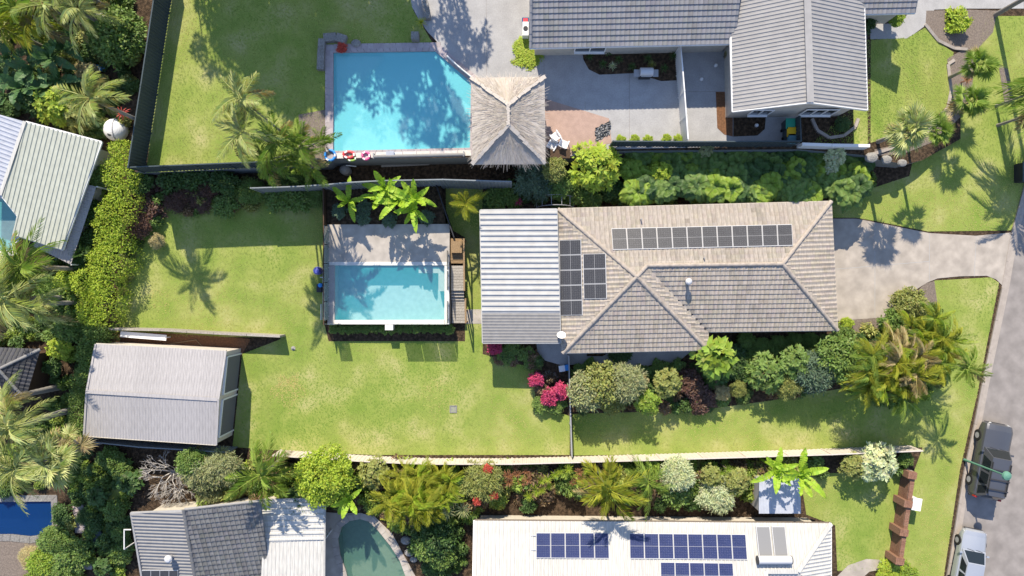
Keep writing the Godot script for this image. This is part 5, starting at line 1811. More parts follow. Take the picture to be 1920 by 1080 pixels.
	for x in [-0.8, 0.8]:
		for z in [-1.42, 1.38]:
			mb = MB.new()
			var prof := [[0.2, -0.11], [0.33, -0.11], [0.36, -0.07], [0.36, 0.07], [0.33, 0.11], [0.2, 0.11]]
			mb.lathe(Vector3.ZERO, prof, 18)
			var wt := Transform3D((Basis(Vector3(0, 0, 1), PI / 2)).scaled(Vector3.ONE * k), Vector3(x * 1.0, 0.36, z) * k)
			var wh := put(t, "wheel", mb.mesh(), M.rubber, wt)
			mb = MB.new()
			mb.lathe(Vector3.ZERO, [[0.0, -0.1], [0.2, -0.095], [0.215, 0.0], [0.2, 0.095], [0.0, 0.1]], 14)
			put(wh, "rim", mb.mesh(), M.mid_metal)
	for x in [-1.0, 1.0]:
		mb = MB.new()
		mb.box(Vector3(x * 0.98, belt + 0.04, f0 + 0.25), Vector3(0.2, 0.13, 0.11))
		put(t, "mirror", mb.mesh(), M[paint], Transform3D(ts, Vector3.ZERO))
		mb = MB.new()
		mb.box(Vector3(x * 0.68, belt - 0.28, -2.24 if not hatch else -2.16), Vector3(0.3, 0.12, 0.2), Basis(Vector3.UP, -x * 0.35))
		put(t, "headlight", mb.mesh(), M.lamp_lens, Transform3D(ts, Vector3.ZERO))
		mb = MB.new()
		mb.box(Vector3(x * 0.8, belt - 0.12, 2.24), Vector3(0.16, 0.28, 0.1))
		put(t, "tail_light", mb.mesh(), M.tail_red, Transform3D(ts, Vector3.ZERO))
	mb = MB.new()
	mb.box(Vector3(0, 0.42, -2.33), Vector3(1.3, 0.16, 0.1))
	mb.box(Vector3(0, 0.45, 2.28), Vector3(1.6, 0.2, 0.1))
	put(t, "bumper", mb.mesh(), M.dark_metal, Transform3D(ts, Vector3.ZERO))
	mb = MB.new()
	for x in [-0.5, 0.1]: mb.bar(Vector3(x, belt - 0.02, f0 - 0.03), Vector3(x + 0.5, belt + 0.03, f0 + 0.04), 0.025, 0.02)
	put(t, "wiper", mb.mesh(), M.dark_metal, Transform3D(ts, Vector3.ZERO))
	if not hatch:
		for z in [0.35, 0.95, 1.55]:
			mb = MB.new()
			mb.bar(Vector3(-0.66, tall + 0.07, z), Vector3(0.66, tall + 0.07, z), 0.07, 0.035)
			put(t, "roof_bar", mb.mesh(), M.dark_metal, Transform3D(ts, Vector3.ZERO))
		for x in [-0.6, 0.6]:
			mb = MB.new()
			mb.bar(Vector3(x, tall + 0.02, -0.1), Vector3(x, tall + 0.02, 1.85), 0.05, 0.07)
			put(t, "roof_rail", mb.mesh(), M.dark_metal, Transform3D(ts, Vector3.ZERO))

func street() -> void:
	car(Vector3(33.45, 0.02, 12.1), -0.19, 1.13, "car_dark", "dark grey four wheel drive with roof bars parked at the kerb", false)
	car(Vector3(32.0, 0.02, 19.35), -0.19, 1.04, "car_silver", "silver hatchback parked behind the dark four wheel drive", true)
	var t := thing("street_lamp", "green street lamp post leaning over the dark parked car", "street lamp", W(1808, 862))
	var b := W(1808, 862)
	var mb := MB.new()
	mb.tube(PackedVector3Array([b, b + Vector3(0, 0.8, 0), b + Vector3(0, 4.0, 0)]), PackedFloat32Array([0.1, 0.075, 0.05]), 8)
	part(t, "pole", mb, M.lamp_green)
	mb = MB.new()
	mb.lathe(b + Vector3(0, 4.0, 0), [[0.06, 0.0], [0.2, 0.06], [0.3, 0.12], [0.27, 0.24], [0.1, 0.32], [0.0, 0.33]], 14)
	part(t, "lamp_head", mb, M.lamp_green)
	mb = MB.new()
	mb.lathe(b + Vector3(0, 4.0, 0), [[0.0, 0.0], [0.17, 0.03], [0.19, 0.055]], 14)
	part(t, "diffuser", mb, M.lamp_lens)
	t = thing("power_pole", "grey timber power pole at the edge of the dry gravel bed", "power pole", W(1866, 28))
	b = W(1866, 28)
	mb = MB.new()
	mb.tube(PackedVector3Array([b, b + Vector3(0, 9.0, 0)]), PackedFloat32Array([0.17, 0.12]), 10)
	part(t, "pole", mb, M.bark_grey)
	mb = MB.new()
	mb.lathe(b + Vector3(0, 9.0, 0), [[0.13, 0.0], [0.14, 0.05], [0.0, 0.09]], 10)
	part(t, "cap", mb, M.mid_metal)
	t = thing("utility_box", "dark metal utility cabinet on the front verge", "utility box", W(1912, 326))
	mb = MB.new()
	mb.box(W(1912, 326) + Vector3(0, 0.45, 0), Vector3(0.85, 0.9, 1.3))
	part(t, "cabinet", mb, M.dark_metal)
	mb = MB.new()
	mb.box(W(1912, 326) + Vector3(0, 0.92, 0), Vector3(0.95, 0.05, 1.4))
	part(t, "lid", mb, M.fence_dark)

# ---------- plants ----------
func by_shadow(sx: float, sy: float, hc: float, r: float, proto: String, leafm: String, label: String, ry := 0.0) -> void:
	var s := W(sx, sy)
	var p := s - Vector3(0.23 * hc, 0, 1.15 * hc)
	var k := F / (H - lift - hc)
	if ry == 0.0: ry = r * 0.8
	var t := thing("broadleaf_tree", label, "tree", Vector3(p.x, lift, p.z), "tall trees shading the upper lawn and pool")
	put(t, "trunk", P.stems, M.bark, Transform3D(Basis().scaled(Vector3(r * 0.8, hc + ry * 0.2, r * 0.8)), Vector3.ZERO))
	put(t, "crown", P[proto], M[leafm], Transform3D(Basis(Vector3.UP, rf(0, 6)).scaled_local(Vector3(r, ry, r)), Vector3(0, hc, 0)))

func plants_north() -> void:
	lift = TERRACE
	var lab := "tall leafy tree standing north of the shaded lawn and pool"
	for q in [[440, 10, 8.0, 2.3, "M0"], [500, 60, 9.0, 2.8, "M1"], [540, 130, 10.0, 2.4, "M0"], [590, 50, 8.5, 3.0, "M1"], [600, 140, 10.5, 2.0, "T0"], [680, 30, 8.0, 3.0, "M0"], [750, 60, 8.5, 2.4, "M1"], [700, 120, 9.5, 2.2, "T1"], [790, 150, 11.0, 2.2, "T1"], [830, 210, 12.0, 2.0, "T1"], [780, 215, 12.0, 1.5, "T1"], [400, 90, 9.5, 1.6, "T1"], [460, 150, 10.0, 1.6, "T1"], [870, 70, 8.0, 1.7, "T0"], [845, 30, 8.0, 1.4, "T1"]]: by_shadow(q[0], q[1], q[2], q[3], q[4], "leaf_mid", lab)
	# golden cane palms above the fence
	var root := Vector3(-14.6, 0, -9.6)
	for q in [[452, 185, 7.4, 1.9, 11], [455, 250, 6.8, 2.0, 12], [520, 268, 6.0, 1.9, 12], [500, 300, 5.0, 1.7, 10], [565, 272, 5.6, 1.8, 11], [560, 295, 4.4, 1.7, 10], [604, 262, 3.6, 1.2, 8], [585, 318, 3.0, 1.4, 9]]:
		var c := centre(q[0], q[1], q[2])
		palm(q[0], q[1], q[2], q[3], q[4], "feather", "frond_pale" if q[0] < 500 else "frond_green", "cane palm in the tall clump between shaded lawn and pool", "cane palms of one clump", 2, 0.07, 1.2, -0.5, Vector2(c.x - root.x, c.z - root.z) * 0.72)
	rosette(790, 42, 0.5, 0.6, "strap", "leaf_yellow", "yellow strap leaved plant behind the turquoise pool")
	shrub(640, 88, 0.35, 0.5, "S0", "petal_red", "small red bromeliad at the stone pool corner")
	shrub(990, 97, 1.12, 0.25, "M0", "leaf_lime", "round lime ground cover patch at the house corner", "", "ground_cover", 0.2)
	for q in [[1105, 105], [1130, 120], [1160, 112], [1185, 125], [1215, 110], [1245, 128], [1262, 105], [1140, 98]]: rosette(q[0], q[1], 0.42, 0.25, "strap", "leaf_deep", "dark strap leaved plant in the bed under the eaves", "plants in the shaded eaves bed")
	for q in [[1148, 124, "leaf_silver"], [1222, 122, "leaf_olive"]]: rosette(q[0], q[1], 0.4, 0.3, "spike", q[2], "pale spiky %s rosette in the shaded eaves bed" % ["silver", "olive"][int(q[2] == "leaf_olive")])
	for q in [[1165, 261], [1190, 261], [1215, 261], [1250, 260], [1272, 260]]: shrub(q[0], q[1], 0.3, 0.4, "S0", "leaf_lime", "small lime shrub along the fence of the grey court", "small lime shrubs on the court fence")
	rosette(1362, 102, 0.3, 0.5, "spike", "leaf_sage", "small potted spiky plant beside the gable wing")
	shrub(1625, 40, 0.7, 0.9, "S1", "leaf_deep", "dark shrub under the eave beside the footpath")
	shrub(1682, 34, 0.5, 0.7, "S0", "leaf_bright", "small bright shrub under the tiled eave corner")
	shrub(1580, 232, 0.5, 0.5, "S1", "leaf_deep", "small dark shrub inside the half round edging")
	# bank and front garden
	lift = 0.0
	sloped = true
	shrub(1796, 36, 0.85, 1.0, "S0", "leaf_lime", "yellow lime shrub in the dry gravel bed")
	palm(1828, 122, 3.0, 1.5, 16, "fan", "frond_green", "small fan palm at the bend of the concrete edging", "", 2, 0.12)
	palm(1816, 192, 3.3, 1.45, 18, "fan", "frond_green", "fan palm with yellow skirt on the gravel bank", "", 3, 0.12)
	palm(1700, 244, 4.2, 1.8, 22, "fan", "frond_pale", "wide pale fan palm spreading over the bank edge", "", 1, 0.14)
	palm(1755, 246, 4.0, 1.35, 16, "fan", "frond_green", "short fan palm beside the wide pale one", "", 2, 0.12)
	rosette(1770, 262, 0.5, 0.6, "strap", "leaf_rust", "rusty strap plant at the foot of the bank")
	rosette(1812, 150, 0.5, 0.6, "strap", "leaf_rust", "rusty strap plant between the two bend palms")
	sloped = false
	palm(1958, 165, 4.4, 2.5, 18, "feather", "frond_green", "verge palm beside the bare earth patch", "", 2, 0.09)
	palm(1975, 200, 5.0, 2.6, 18, "feather", "frond_green", "taller verge palm near the utility cabinet", "", 2, 0.09)
	# green bank north of the tiled house
	rng.seed = 51
	for i in 66:
		var px := 1190.0 + (i % 22) * 20.3 + rf(-10, 10)
		var py := 298.0 + (i / 22) * 29.0 + rf(-12, 10)
		var t := thing("fern_plant", "leafy arching fern in the green bank behind the tiled house", "fern", centre(px, py, 1.5 + 0.5 * (i / 22)), "ferns massed on the bank")
		var k := rf(1.15, 1.6)
		put(t, "leaves", P["fern%d" % (i % 2)], M[["leaf_mid", "leaf_deep", "leaf_mid", "leaf_bright"][rng.randi() % 4]], Transform3D(Basis(Vector3.UP, rf(0, 6)).scaled_local(Vector3(k, k, k)), Vector3(0, 1.4 + 0.45 * (i / 22), 0)))
		put(t, "stem", P.stem1, M.bark, Transform3D(Basis().scaled(Vector3(0.5, 1.5 + 0.4 * (i / 22), 0.5)), Vector3.ZERO))
	shrub(1118, 312, 1.85, 4.3, "V0", "leaf_lime", "yellow green whorled tree between terrace and tiled house", "", "small_tree")
	shrub(1240, 322, 0.85, 3.0, "V1", "leaf_lime", "narrow lime shrub at the west end of the fern bank")
	shrub(1325, 278, 0.55, 2.9, "V1", "leaf_sage", "pale sage shrub poking over the dark court fence")
	shrub(1568, 290, 0.8, 3.0, "V0", "leaf_silver", "pale silvery shrub rising from the fern bank")
	shrub(1560, 315, 0.55, 2.6, "V0", "leaf_silver", "lower pale silvery shrub on the fern bank")
	shrub(1040, 316, 0.85, 3.6, "M0", "leaf_olive", "olive shrub beside the thatched pavilion corner")
	shrub(1005, 335, 1.5, 2.8, "N0", "leaf_blue", "blue green shrub below the thatched pavilion")
	shrub(1050, 345, 1.0, 2.6, "M1", "leaf_mid", "mid green shrub above the garden arch")
	shrub(1185, 362, 0.7, 2.0, "S1", "leaf_mid", "small leafy shrub against the tiled eave")
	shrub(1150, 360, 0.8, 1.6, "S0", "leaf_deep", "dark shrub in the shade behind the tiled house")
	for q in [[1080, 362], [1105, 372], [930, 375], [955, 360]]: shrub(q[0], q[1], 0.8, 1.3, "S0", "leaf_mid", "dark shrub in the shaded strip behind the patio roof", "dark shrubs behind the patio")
	rosette(972, 378, 0.4, 0.9, "strap", "petal_pink", "pink cordyline in the shaded strip")
	palm(872, 383, 3.2, 1.3, 15, "feather", "frond_gold", "small golden palm beside the patio roof corner", "", 2, 0.1)
	# bananas in the planter
	lift = 1.1
	for q in [[655, 376, 1.6, 1.35, 7], [722, 352, 2.5, 1.5, 8], [745, 378, 2.3, 1.6, 8], [778, 372, 2.5, 1.5, 8], [775, 392, 2.1, 1.5, 8], [712, 372, 2.0, 1.3, 7]]: banana(q[0], q[1], q[2], q[3], q[4], "banana", "banana plant with glossy yellow green leaves in the planter", "banana plants behind the raised pool")
	for q in [[636, 395], [680, 408], [730, 412], [800, 408], [682, 388]]: shrub(q[0], q[1], 0.5, 0.6, "S1", "leaf_blue", "low blue grey shrub at the planter front", "low shrubs in the banana planter")
	lift = 0.0

func plants_west() -> void:
	rng.seed = 61
	hedge([216, 262, 222, 300, 214, 360, 208, 420, 200, 470, 180, 515, 172, 560, 168, 610], [1.7, 2.1, 2.3, 2.2, 2.2, 2.4, 2.0, 1.8], 2.6, "leaf_lime", "bright lime green boundary hedge beside the back lawn")
	hedge([100, 520, 135, 530, 170, 535], [1.6, 1.8, 1.6], 2.3, "leaf_lime", "short lime hedge arm below the sage roof")
	hedge([168, 610, 160, 680, 146, 760, 138, 822], [1.5, 1.7, 1.6, 1.3], 2.4, "leaf_mid", "green boundary hedge along the west side of the steel shed")
	shrub(175, 330, 0.9, 2.3, "M0", "leaf_mid", "round shrub between sage roof and lime hedge")
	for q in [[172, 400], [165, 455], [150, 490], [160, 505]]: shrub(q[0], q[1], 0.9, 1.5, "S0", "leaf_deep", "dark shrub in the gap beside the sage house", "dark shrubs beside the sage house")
	palm(153, 475, 1.6, 1.0, 10, "fan", "leaf_deep", "low dark palm in the gap beside the sage house", "", 0, 0.08)
	# far corner garden
	shrub(215, 66, 1.9, 3.4, "M1", "leaf_mid", "broad round green tree beside the dark blue fence", "", "small_tree")
	shrub(95, 196, 1.5, 3.0, "V0", "leaf_lime", "yellow green shrub above the sage roof")
	shrub(143, 215, 1.2, 2.4, "V1", "leaf_olive", "olive yellow shrub beside the white dome tank")
	shrub(60, 185, 1.0, 2.2, "S0", "leaf_deep", "dark shrub behind the yellow green shrub")
	palm(172, 186, 8.6, 2.1, 17, "feather", "frond_pale", "tall pale palm whose crown stands over the corner garden", "", 3, 0.13)
	rosette(230, 213, 0.6, 1.6, "strap", "petal_red", "burgundy cordyline beside the white dome tank")
	shrub(188, 160, 0.8, 1.2, "S1", "leaf_olive", "dry olive shrub in the corner garden")
	shrub(160, 130, 0.7, 1.0, "S0", "straw", "straw coloured shrub beside the blue tarp")
	for q in [[20, 110, 2.4], [60, 130, 2.2], [95, 105, 2.6], [40, 165, 2.0], [110, 150, 2.0], [85, 165, 1.8], [10, 180, 2.0], [120, 90, 2.2]]: banana(q[0], q[1], q[2], 1.5, 7, "banana_painted_shade", "broad leaved plant with shade painted into its green in the corner garden", "dark broad leaved plants", "broad_leaf_plant", 1.5)
	for q in [[90, 10, 4.6, "frond_pale"], [150, 20, 4.4, "frond_pale"], [30, 15, 4.2, "frond_green"], [60, 40, 3.6, "frond_gold"], [5, 50, 3.8, "frond_gold"], [120, -40, 5.0, "frond_pale"]]: palm(q[0], q[1], q[2], 2.2, 15, "plume", q[3], "drooping feather palm in the far corner garden", "feather palms of the corner garden", 3, 0.14)
	# strip between dark fence and back lawn
	for q in [[265, 350], [300, 340], [340, 352], [390, 345], [430, 352], [470, 360], [520, 368], [560, 372], [280, 390], [330, 375], [255, 420], [375, 375], [420, 385], [590, 365], [540, 345]]: shrub(q[0], q[1], rf(0.7, 1.1), rf(0.8, 1.5), "N1" if int(q[0]) % 20 else "S1", "leaf_plum" if q[0] < 400 else "leaf_mid", "dark scrubby shrub on the shaded slope below the fence" if q[0] >= 400 else "plum brown scrub on the shaded slope beside the lime hedge", "scrub on the shaded slope")
	shrub(292, 452, 0.55, 0.9, "N0", "straw", "pale dry grass heap at the corner of the back lawn")
	for q in [[320, 338], [370, 333], [420, 340], [260, 335]]: shrub(q[0], q[1], 0.9, 1.9, "S0", "leaf_deep", "deep green shrub tight against the dark fence", "green shrubs under the dark fence")
	# palms beside the sage house
	for q in [[45, 500, 6.0, 2.6, "frond_green"], [10, 560, 7.0, 2.8, "frond_pale"], [60, 570, 5.5, 2.2, "frond_pale"]]: palm(q[0], q[1], q[2], q[3], 17, "plume", q[4], "large drooping palm below the sage house", "drooping palms below the sage house", 3, 0.16)
	shrub(100, 560, 1.6, 2.4, "M0", "leaf_mid", "green shrub mass beside the drooping palms")
	shrub(130, 610, 1.2, 2.6, "M1", "leaf_mid", "green shrub behind the black tiled hut")
	shrub(108, 655, 0.9, 2.4, "V0", "leaf_lime", "lime shrub between hut and hedge")
	shrub(95, 690, 0.6, 1.6, "S0", "leaf_deep", "small dark shrub beside the black tiled hut")
	# big fan palms
	for q in [[20, 800, 7.0, 2.4, 20], [100, 860, 5.5, 2.0, 20], [30, 880, 6.0, 2.3, 20], [125, 835, 4.5, 1.7, 16], [0, 750, 6.0, 2.0, 16]]: palm(q[0], q[1], q[2], q[3], q[4], "fan" if q[0] > 50 else "plume", "frond_pale", "big pale fan palm between hut and navy pool" if q[0] > 50 else "big pale feather palm over the navy pool", "big pale palms", 2, 0.2)
	for q in [[100, 1015, 1.1, "M0"], [130, 1045, 1.3, "M1"], [80, 1060, 1.2, "M0"], [110, 1075, 1.0, "M1"]]: shrub(q[0], q[1], q[2], 1.5, q[3], "leaf_bright" if q[0] < 100 else "leaf_mid", "clipped green bush between navy pool and pavers", "bushes beside the navy pool")
	shrub(55, 1045, 0.8, 0.6, "N0", "straw", "dry straw grass beside the navy pool")
	for q in [[205, 860], [225, 880], [180, 930], [215, 960], [190, 1065], [225, 1000], [225, 1040], [178, 980], [242, 905]]: shrub(q[0], q[1], rf(0.6, 0.9), rf(0.8, 1.6), "B0" if int(q[1]) % 20 else "S1", "leaf_mid" if int(q[0]) % 2 else "leaf_deep", "leafy shrub along the overgrown grass", "shrubs of the overgrown garden")
	shrub(112, 965, 0.7, 1.0, "S0", "leaf_deep", "dark shrub at the end of the navy pool")
	shrub(160, 970, 0.7, 1.0, "N1", "leaf_deep", "dark feathery shrub over the square pavers")

func plants_front() -> void:
	rng.seed = 71
	# border south of the tiled house
	shrub(1100, 735, 1.35, 3.1, "M0", "leaf_sage", "pale sage shrub at the low metal fence")
	shrub(1135, 722, 1.5, 3.4, "M1", "leaf_olive", "olive rounded shrub in the house border")
	shrub(1173, 718, 1.4, 3.5, "N1", "leaf_sage", "fine leaved sage shrub in the house border")
	shrub(1150, 755, 0.9, 2.2, "M0", "leaf_olive", "lower olive shrub at the lawn edge")
	shrub(1215, 755, 0.95, 2.7, "V0", "leaf_bright", "bright green whorled shrub at the lawn edge")
	shrub(1252, 720, 1.1, 2.7, "V1", "leaf_olive", "yellow olive shrub beside the bright whorled one")
	shrub(1205, 715, 0.4, 1.7, "S0", "straw", "thin straw coloured shrub between two green ones")
	shrub(1343, 670, 1.35, 3.7, "B0", "leaf_bright", "large leaved frangipani at the corner of the tiled house", "", "small_tree")
	shrub(1440, 700, 1.5, 2.9, "V0", "leaf_mid", "green whorled shrub in the middle of the border")
	shrub(1480, 722, 1.0, 2.3, "N0", "leaf_olive", "olive feathery shrub at the front of the border")
	shrub(1495, 680, 1.2, 3.0, "V1", "leaf_mid", "green shrub near the east tiled eave")
	shrub(1530, 698, 1.5, 3.2, "N1", "leaf_blue", "grey blue feathery shrub in the border")
	shrub(1575, 670, 1.6, 3.7, "M0", "leaf_mid", "broad green shrub below the east corner of the tiled house")
	shrub(1355, 738, 0.55, 1.1, "N0", "straw", "cream grass tuft at the lawn edge")
	shrub(1385, 730, 0.6, 1.2, "N1", "leaf_olive", "rusty olive tuft beside the cream grass")
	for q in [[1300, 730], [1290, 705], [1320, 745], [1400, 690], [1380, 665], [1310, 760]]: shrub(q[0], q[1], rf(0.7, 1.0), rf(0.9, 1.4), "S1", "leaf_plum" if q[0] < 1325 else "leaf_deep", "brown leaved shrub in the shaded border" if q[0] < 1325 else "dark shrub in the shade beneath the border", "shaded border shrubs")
	for q in [[1400, 640], [1430, 650], [1460, 645], [1490, 640], [1520, 640], [1545, 645], [1415, 668], [1450, 662], [1480, 655]]: shrub(q[0], q[1], 0.62, 1.1, "M1", "leaf_mid", "round clipped dark shrub under the tiled eave", "clipped shrubs under the eave")
	for q in [[1085, 700], [1110, 690], [1210, 700], [1240, 690], [1270, 690]]: shrub(q[0], q[1], 0.6, 0.7, "S0", "leaf_mid", "low dark shrub along the curved garden path", "dark shrubs on the curved path")
	shrub(1162, 662, 0.8, 0.5, "S1", "leaf_deep", "ground shrub in the path curve under the eave")
	# pink bougainvillea bed
	shrub(1005, 713, 0.5, 1.2, "S0", "petal_pink", "round pink flowering shrub nearest the back lawn")
	shrub(1030, 745, 0.6, 1.2, "S1", "petal_pink", "wide pink flowering shrub in the dark bed")
	shrub(1052, 733, 0.55, 1.4, "S0", "petal_pink", "pink flowering shrub at the low metal fence")
	shrub(927, 652, 0.5, 1.2, "S1", "petal_pink", "deep pink shrub at the patio roof corner")
	var t := thing("bare_shrub", "small bare grey shrub between the pink flowers", "shrub", centre(1031, 707, 0.8))
	put(t, "branches", P.twig, M.twig_grey, Transform3D(Basis().scaled(Vector3(0.6, 0.7, 0.5)), Vector3.ZERO))
	for q in [[960, 650], [985, 665], [1000, 680], [1015, 760], [1045, 762], [950, 668]]: shrub(q[0], q[1], 0.6, 0.7, "S0", "leaf_mid", "dark shrub in the shaded bed beside the patio", "dark shrubs beside the patio")
	# driveway corner
	shrub(1708, 572, 1.2, 1.7, "M1", "leaf_olive", "dense round olive shrub at the driveway corner")
	shrub(1678, 605, 0.9, 1.7, "S1", "leaf_mid", "green shrub beside the round olive one")
	shrub(1588, 610, 0.5, 0.8, "S0", "leaf_lime", "small lime shrub at the driveway edge")
	shrub(1585, 632, 0.75, 1.3, "S1", "leaf_mid", "leafy shrub at the east tiled eave corner")
	for q in [[1612, 640], [1640, 635]]: shrub(q[0], q[1], 0.6, 1.0, "M0", "leaf_deep", "rounded dark shrub behind the driveway bed", "dark shrubs behind the driveway bed")
	rng.seed = 72
	palm_clump(1648, 695, 5.2, 1.3, 9, 1.6, 13, "plume", "frond_gold", "golden clumping palm at the west side of the front palms", "frond_green")
	palm_clump(1705, 685, 5.8, 1.3, 9, 1.6, 13, "feather", "frond_gold", "golden clumping palm in the middle of the front palms", "frond_dry")
	palm_clump(1740, 615, 3.6, 1.1, 7, 1.3, 11, "plume", "frond_gold", "golden clumping palm nearest the driveway", "frond_green")
	palm_clump(1775, 655, 5.2, 1.2, 7, 1.4, 11, "plume", "frond_green", "green clumping palm beside the kerbside lawn", "frond_gold")
	palm(1812, 690, 4.8, 1.7, 10, "feather", "frond_green", "single slim palm leaning over the kerbside lawn", "", 2, 0.09)
	palm(1690, 745, 4.0, 1.7, 12, "plume", "frond_green", "drooping palm at the lawn side of the front palms", "", 1, 0.1)
	palm(1625, 730, 3.4, 1.4, 10, "plume", "frond_gold", "small drooping golden palm beside the border shrubs", "", 1, 0.1)

func plants_south() -> void:
	rng.seed = 81
	var t := thing("bare_shrub", "large leafless grey shrub behind the grey boundary fence", "shrub", centre(305, 895, 1.6))
	put(t, "branches", P.twig, M.twig_grey, Transform3D(Basis().scaled(Vector3(2.0, 2.3, 2.0)), Vector3.ZERO))
	t = thing("bare_shrub", "paler leafless shrub at the slate house gutter", "shrub", centre(325, 925, 1.2))
	put(t, "branches", P.twig, M.twig_grey, Transform3D(Basis(Vector3.UP, 1.0).scaled(Vector3(1.5, 1.7, 1.5)), Vector3.ZERO))
	shrub(375, 885, 1.4, 2.7, "N0", "leaf_sage", "grey green feathery shrub beside the leafless one")
	shrub(355, 868, 1.0, 2.8, "M0", "leaf_mid", "green shrub behind the steel shed corner")
	shrub(415, 880, 1.3, 2.8, "N1", "leaf_sage", "sage feathery shrub above the slate tiles")
	shrub(390, 925, 0.9, 1.8, "N0", "leaf_sage", "low sage shrub along the slate house eave")
	for q in [[492, 888, 4.6, 2.4, "frond_green"]]: palm(q[0], q[1], q[2], q[3], 14, "feather", q[4], "broad green palm at the start of the cream fence", "", 1, 0.13)
	shrub(605, 900, 2.1, 4.6, "L0", "leaf_lime", "dense lime green tree beside the white patio wing", "", "small_tree")
	shrub(560, 945, 1.2, 2.6, "N1", "leaf_deep", "dark feathery shrub hanging over the white patio wing")
	banana(655, 935, 2.6, 1.3, 7, "banana", "yellow green broad leaved plant beside the lime tree", "", "broad_leaf_plant", 1.2)
	shrub(700, 890, 1.2, 2.6, "V0", "leaf_olive", "yellow olive shrub between lime tree and golden palms")
	palm_clump(765, 930, 3.9, 1.5, 11, 1.5, 12, "plume", "frond_gold", "golden clumping palm above the kidney pool", "frond_gold")
	palm_clump(820, 920, 3.4, 1.1, 8, 1.3, 11, "plume", "frond_gold", "smaller golden clumping palm next to the spiky plants", "leaf_lime")
	for q in [[850, 935], [868, 955], [840, 958]]: rosette(q[0], q[1], 0.75, 1.8, "spike", "leaf_sage", "pale spiky yucca beside the golden palms", "spiky yuccas")
	shrub(905, 905, 1.4, 2.9, "N0", "leaf_olive", "loose olive shrub with red flowers behind the cream fence")
	for q in [[895, 940], [925, 930], [915, 880]]: shrub(q[0], q[1], 0.3, 2.4, "S0", "petal_red", "small red flower head in the loose olive shrub", "red flower heads")
	shrub(815, 1010, 1.5, 2.6, "M1", "leaf_deep", "dark green shrub beside the kidney pool")
	shrub(830, 1045, 1.0, 2.0, "M0", "leaf_mid", "lower green shrub at the end of the kidney pool")
	shrub(800, 1025, 0.9, 2.4, "S0", "leaf_mid", "leafy shrub leaning over the kidney pool")
	for q in [[965, 890], [985, 900], [950, 905], [1085, 900]]: rosette(q[0], q[1], 0.8, 1.4, "strap", "leaf_rust", "rust brown leaved cordyline behind the cream fence", "rust brown cordylines", "cordyline", 3)
	for q in [[1010, 905], [1035, 890], [1060, 880], [1000, 925], [1095, 885], [1025, 915]]: rosette(q[0], q[1], 0.7, 1.7, "spike", "leaf_lime", "lime spiky dracaena behind the cream fence", "lime dracaenas", "dracaena", 2)
	palm(1138, 915, 4.8, 2.3, 15, "feather", "frond_gold", "tall golden palm beside the white roof", "", 2, 0.12)
	palm(1215, 905, 2.6, 1.8, 13, "plume", "frond_green", "green arching palm right behind the cream fence", "", 0, 0.1)
	shrub(1272, 890, 1.2, 2.9, "N1", "leaf_silver", "pale cream green shrub at the cream fence")
	shrub(1268, 925, 1.0, 1.8, "S1", "leaf_mid", "mid green shrub below the pale cream green one")
	shrub(1335, 895, 0.8, 2.4, "V1", "leaf_olive", "olive shrub between two pale shrubs")
	shrub(1345, 930, 1.3, 2.3, "N0", "leaf_silver", "pale grassy shrub beside the garden shed")
	shrub(1385, 905, 1.0, 2.6, "V0", "leaf_olive", "olive whorled shrub at the garden shed corner")
	for q in [[1375, 885], [1395, 890], [1360, 880], [1390, 920]]: rosette(q[0], q[1], 0.6, 1.9, "spike", "leaf_bright", "bright spiky dracaena near the garden shed", "bright dracaenas", "dracaena", 2)
	for q in [[1455, 880, 3.2, 1.7], [1498, 888, 3.4, 1.8]]: banana(q[0], q[1], q[2], q[3], 10, "banana", "tall banana plant arching over the garden shed", "banana plants over the garden shed")
	shrub(1650, 870, 1.5, 2.8, "V1", "leaf_silver", "large silvery white shrub at the end of the cream fence")
	shrub(1605, 875, 1.0, 2.2, "V0", "leaf_olive", "olive shrub beside the silvery white shrub")
	shrub(1700, 862, 0.5, 1.2, "S1", "leaf_mid", "small green shrub in the wall corner")
	shrub(1670, 1072, 1.0, 0.8, "V0", "leaf_lime", "lime shrub at the foot of the brick wall")
	shrub(1700, 1078, 0.8, 0.6, "S1", "leaf_bright", "low bright shrub outside the brick wall")
	for q in [[1180, 930], [1300, 945], [1240, 945], [870, 905], [990, 945], [1420, 890]]: shrub(q[0], q[1], 0.6, 0.9, "S0", "leaf_deep", "low dark shrub in the narrow bed above the white roof", "dark shrubs above the white roof")
	for i in 15: shrub(625 + i * 15.5, 616 + rf(-1.5, 1.5), 0.36, rf(0.6, 0.9), "S%d" % (i % 2), "leaf_mid", "small dark shrub along the south wall of the raised pool", "shrub row under the raised pool")

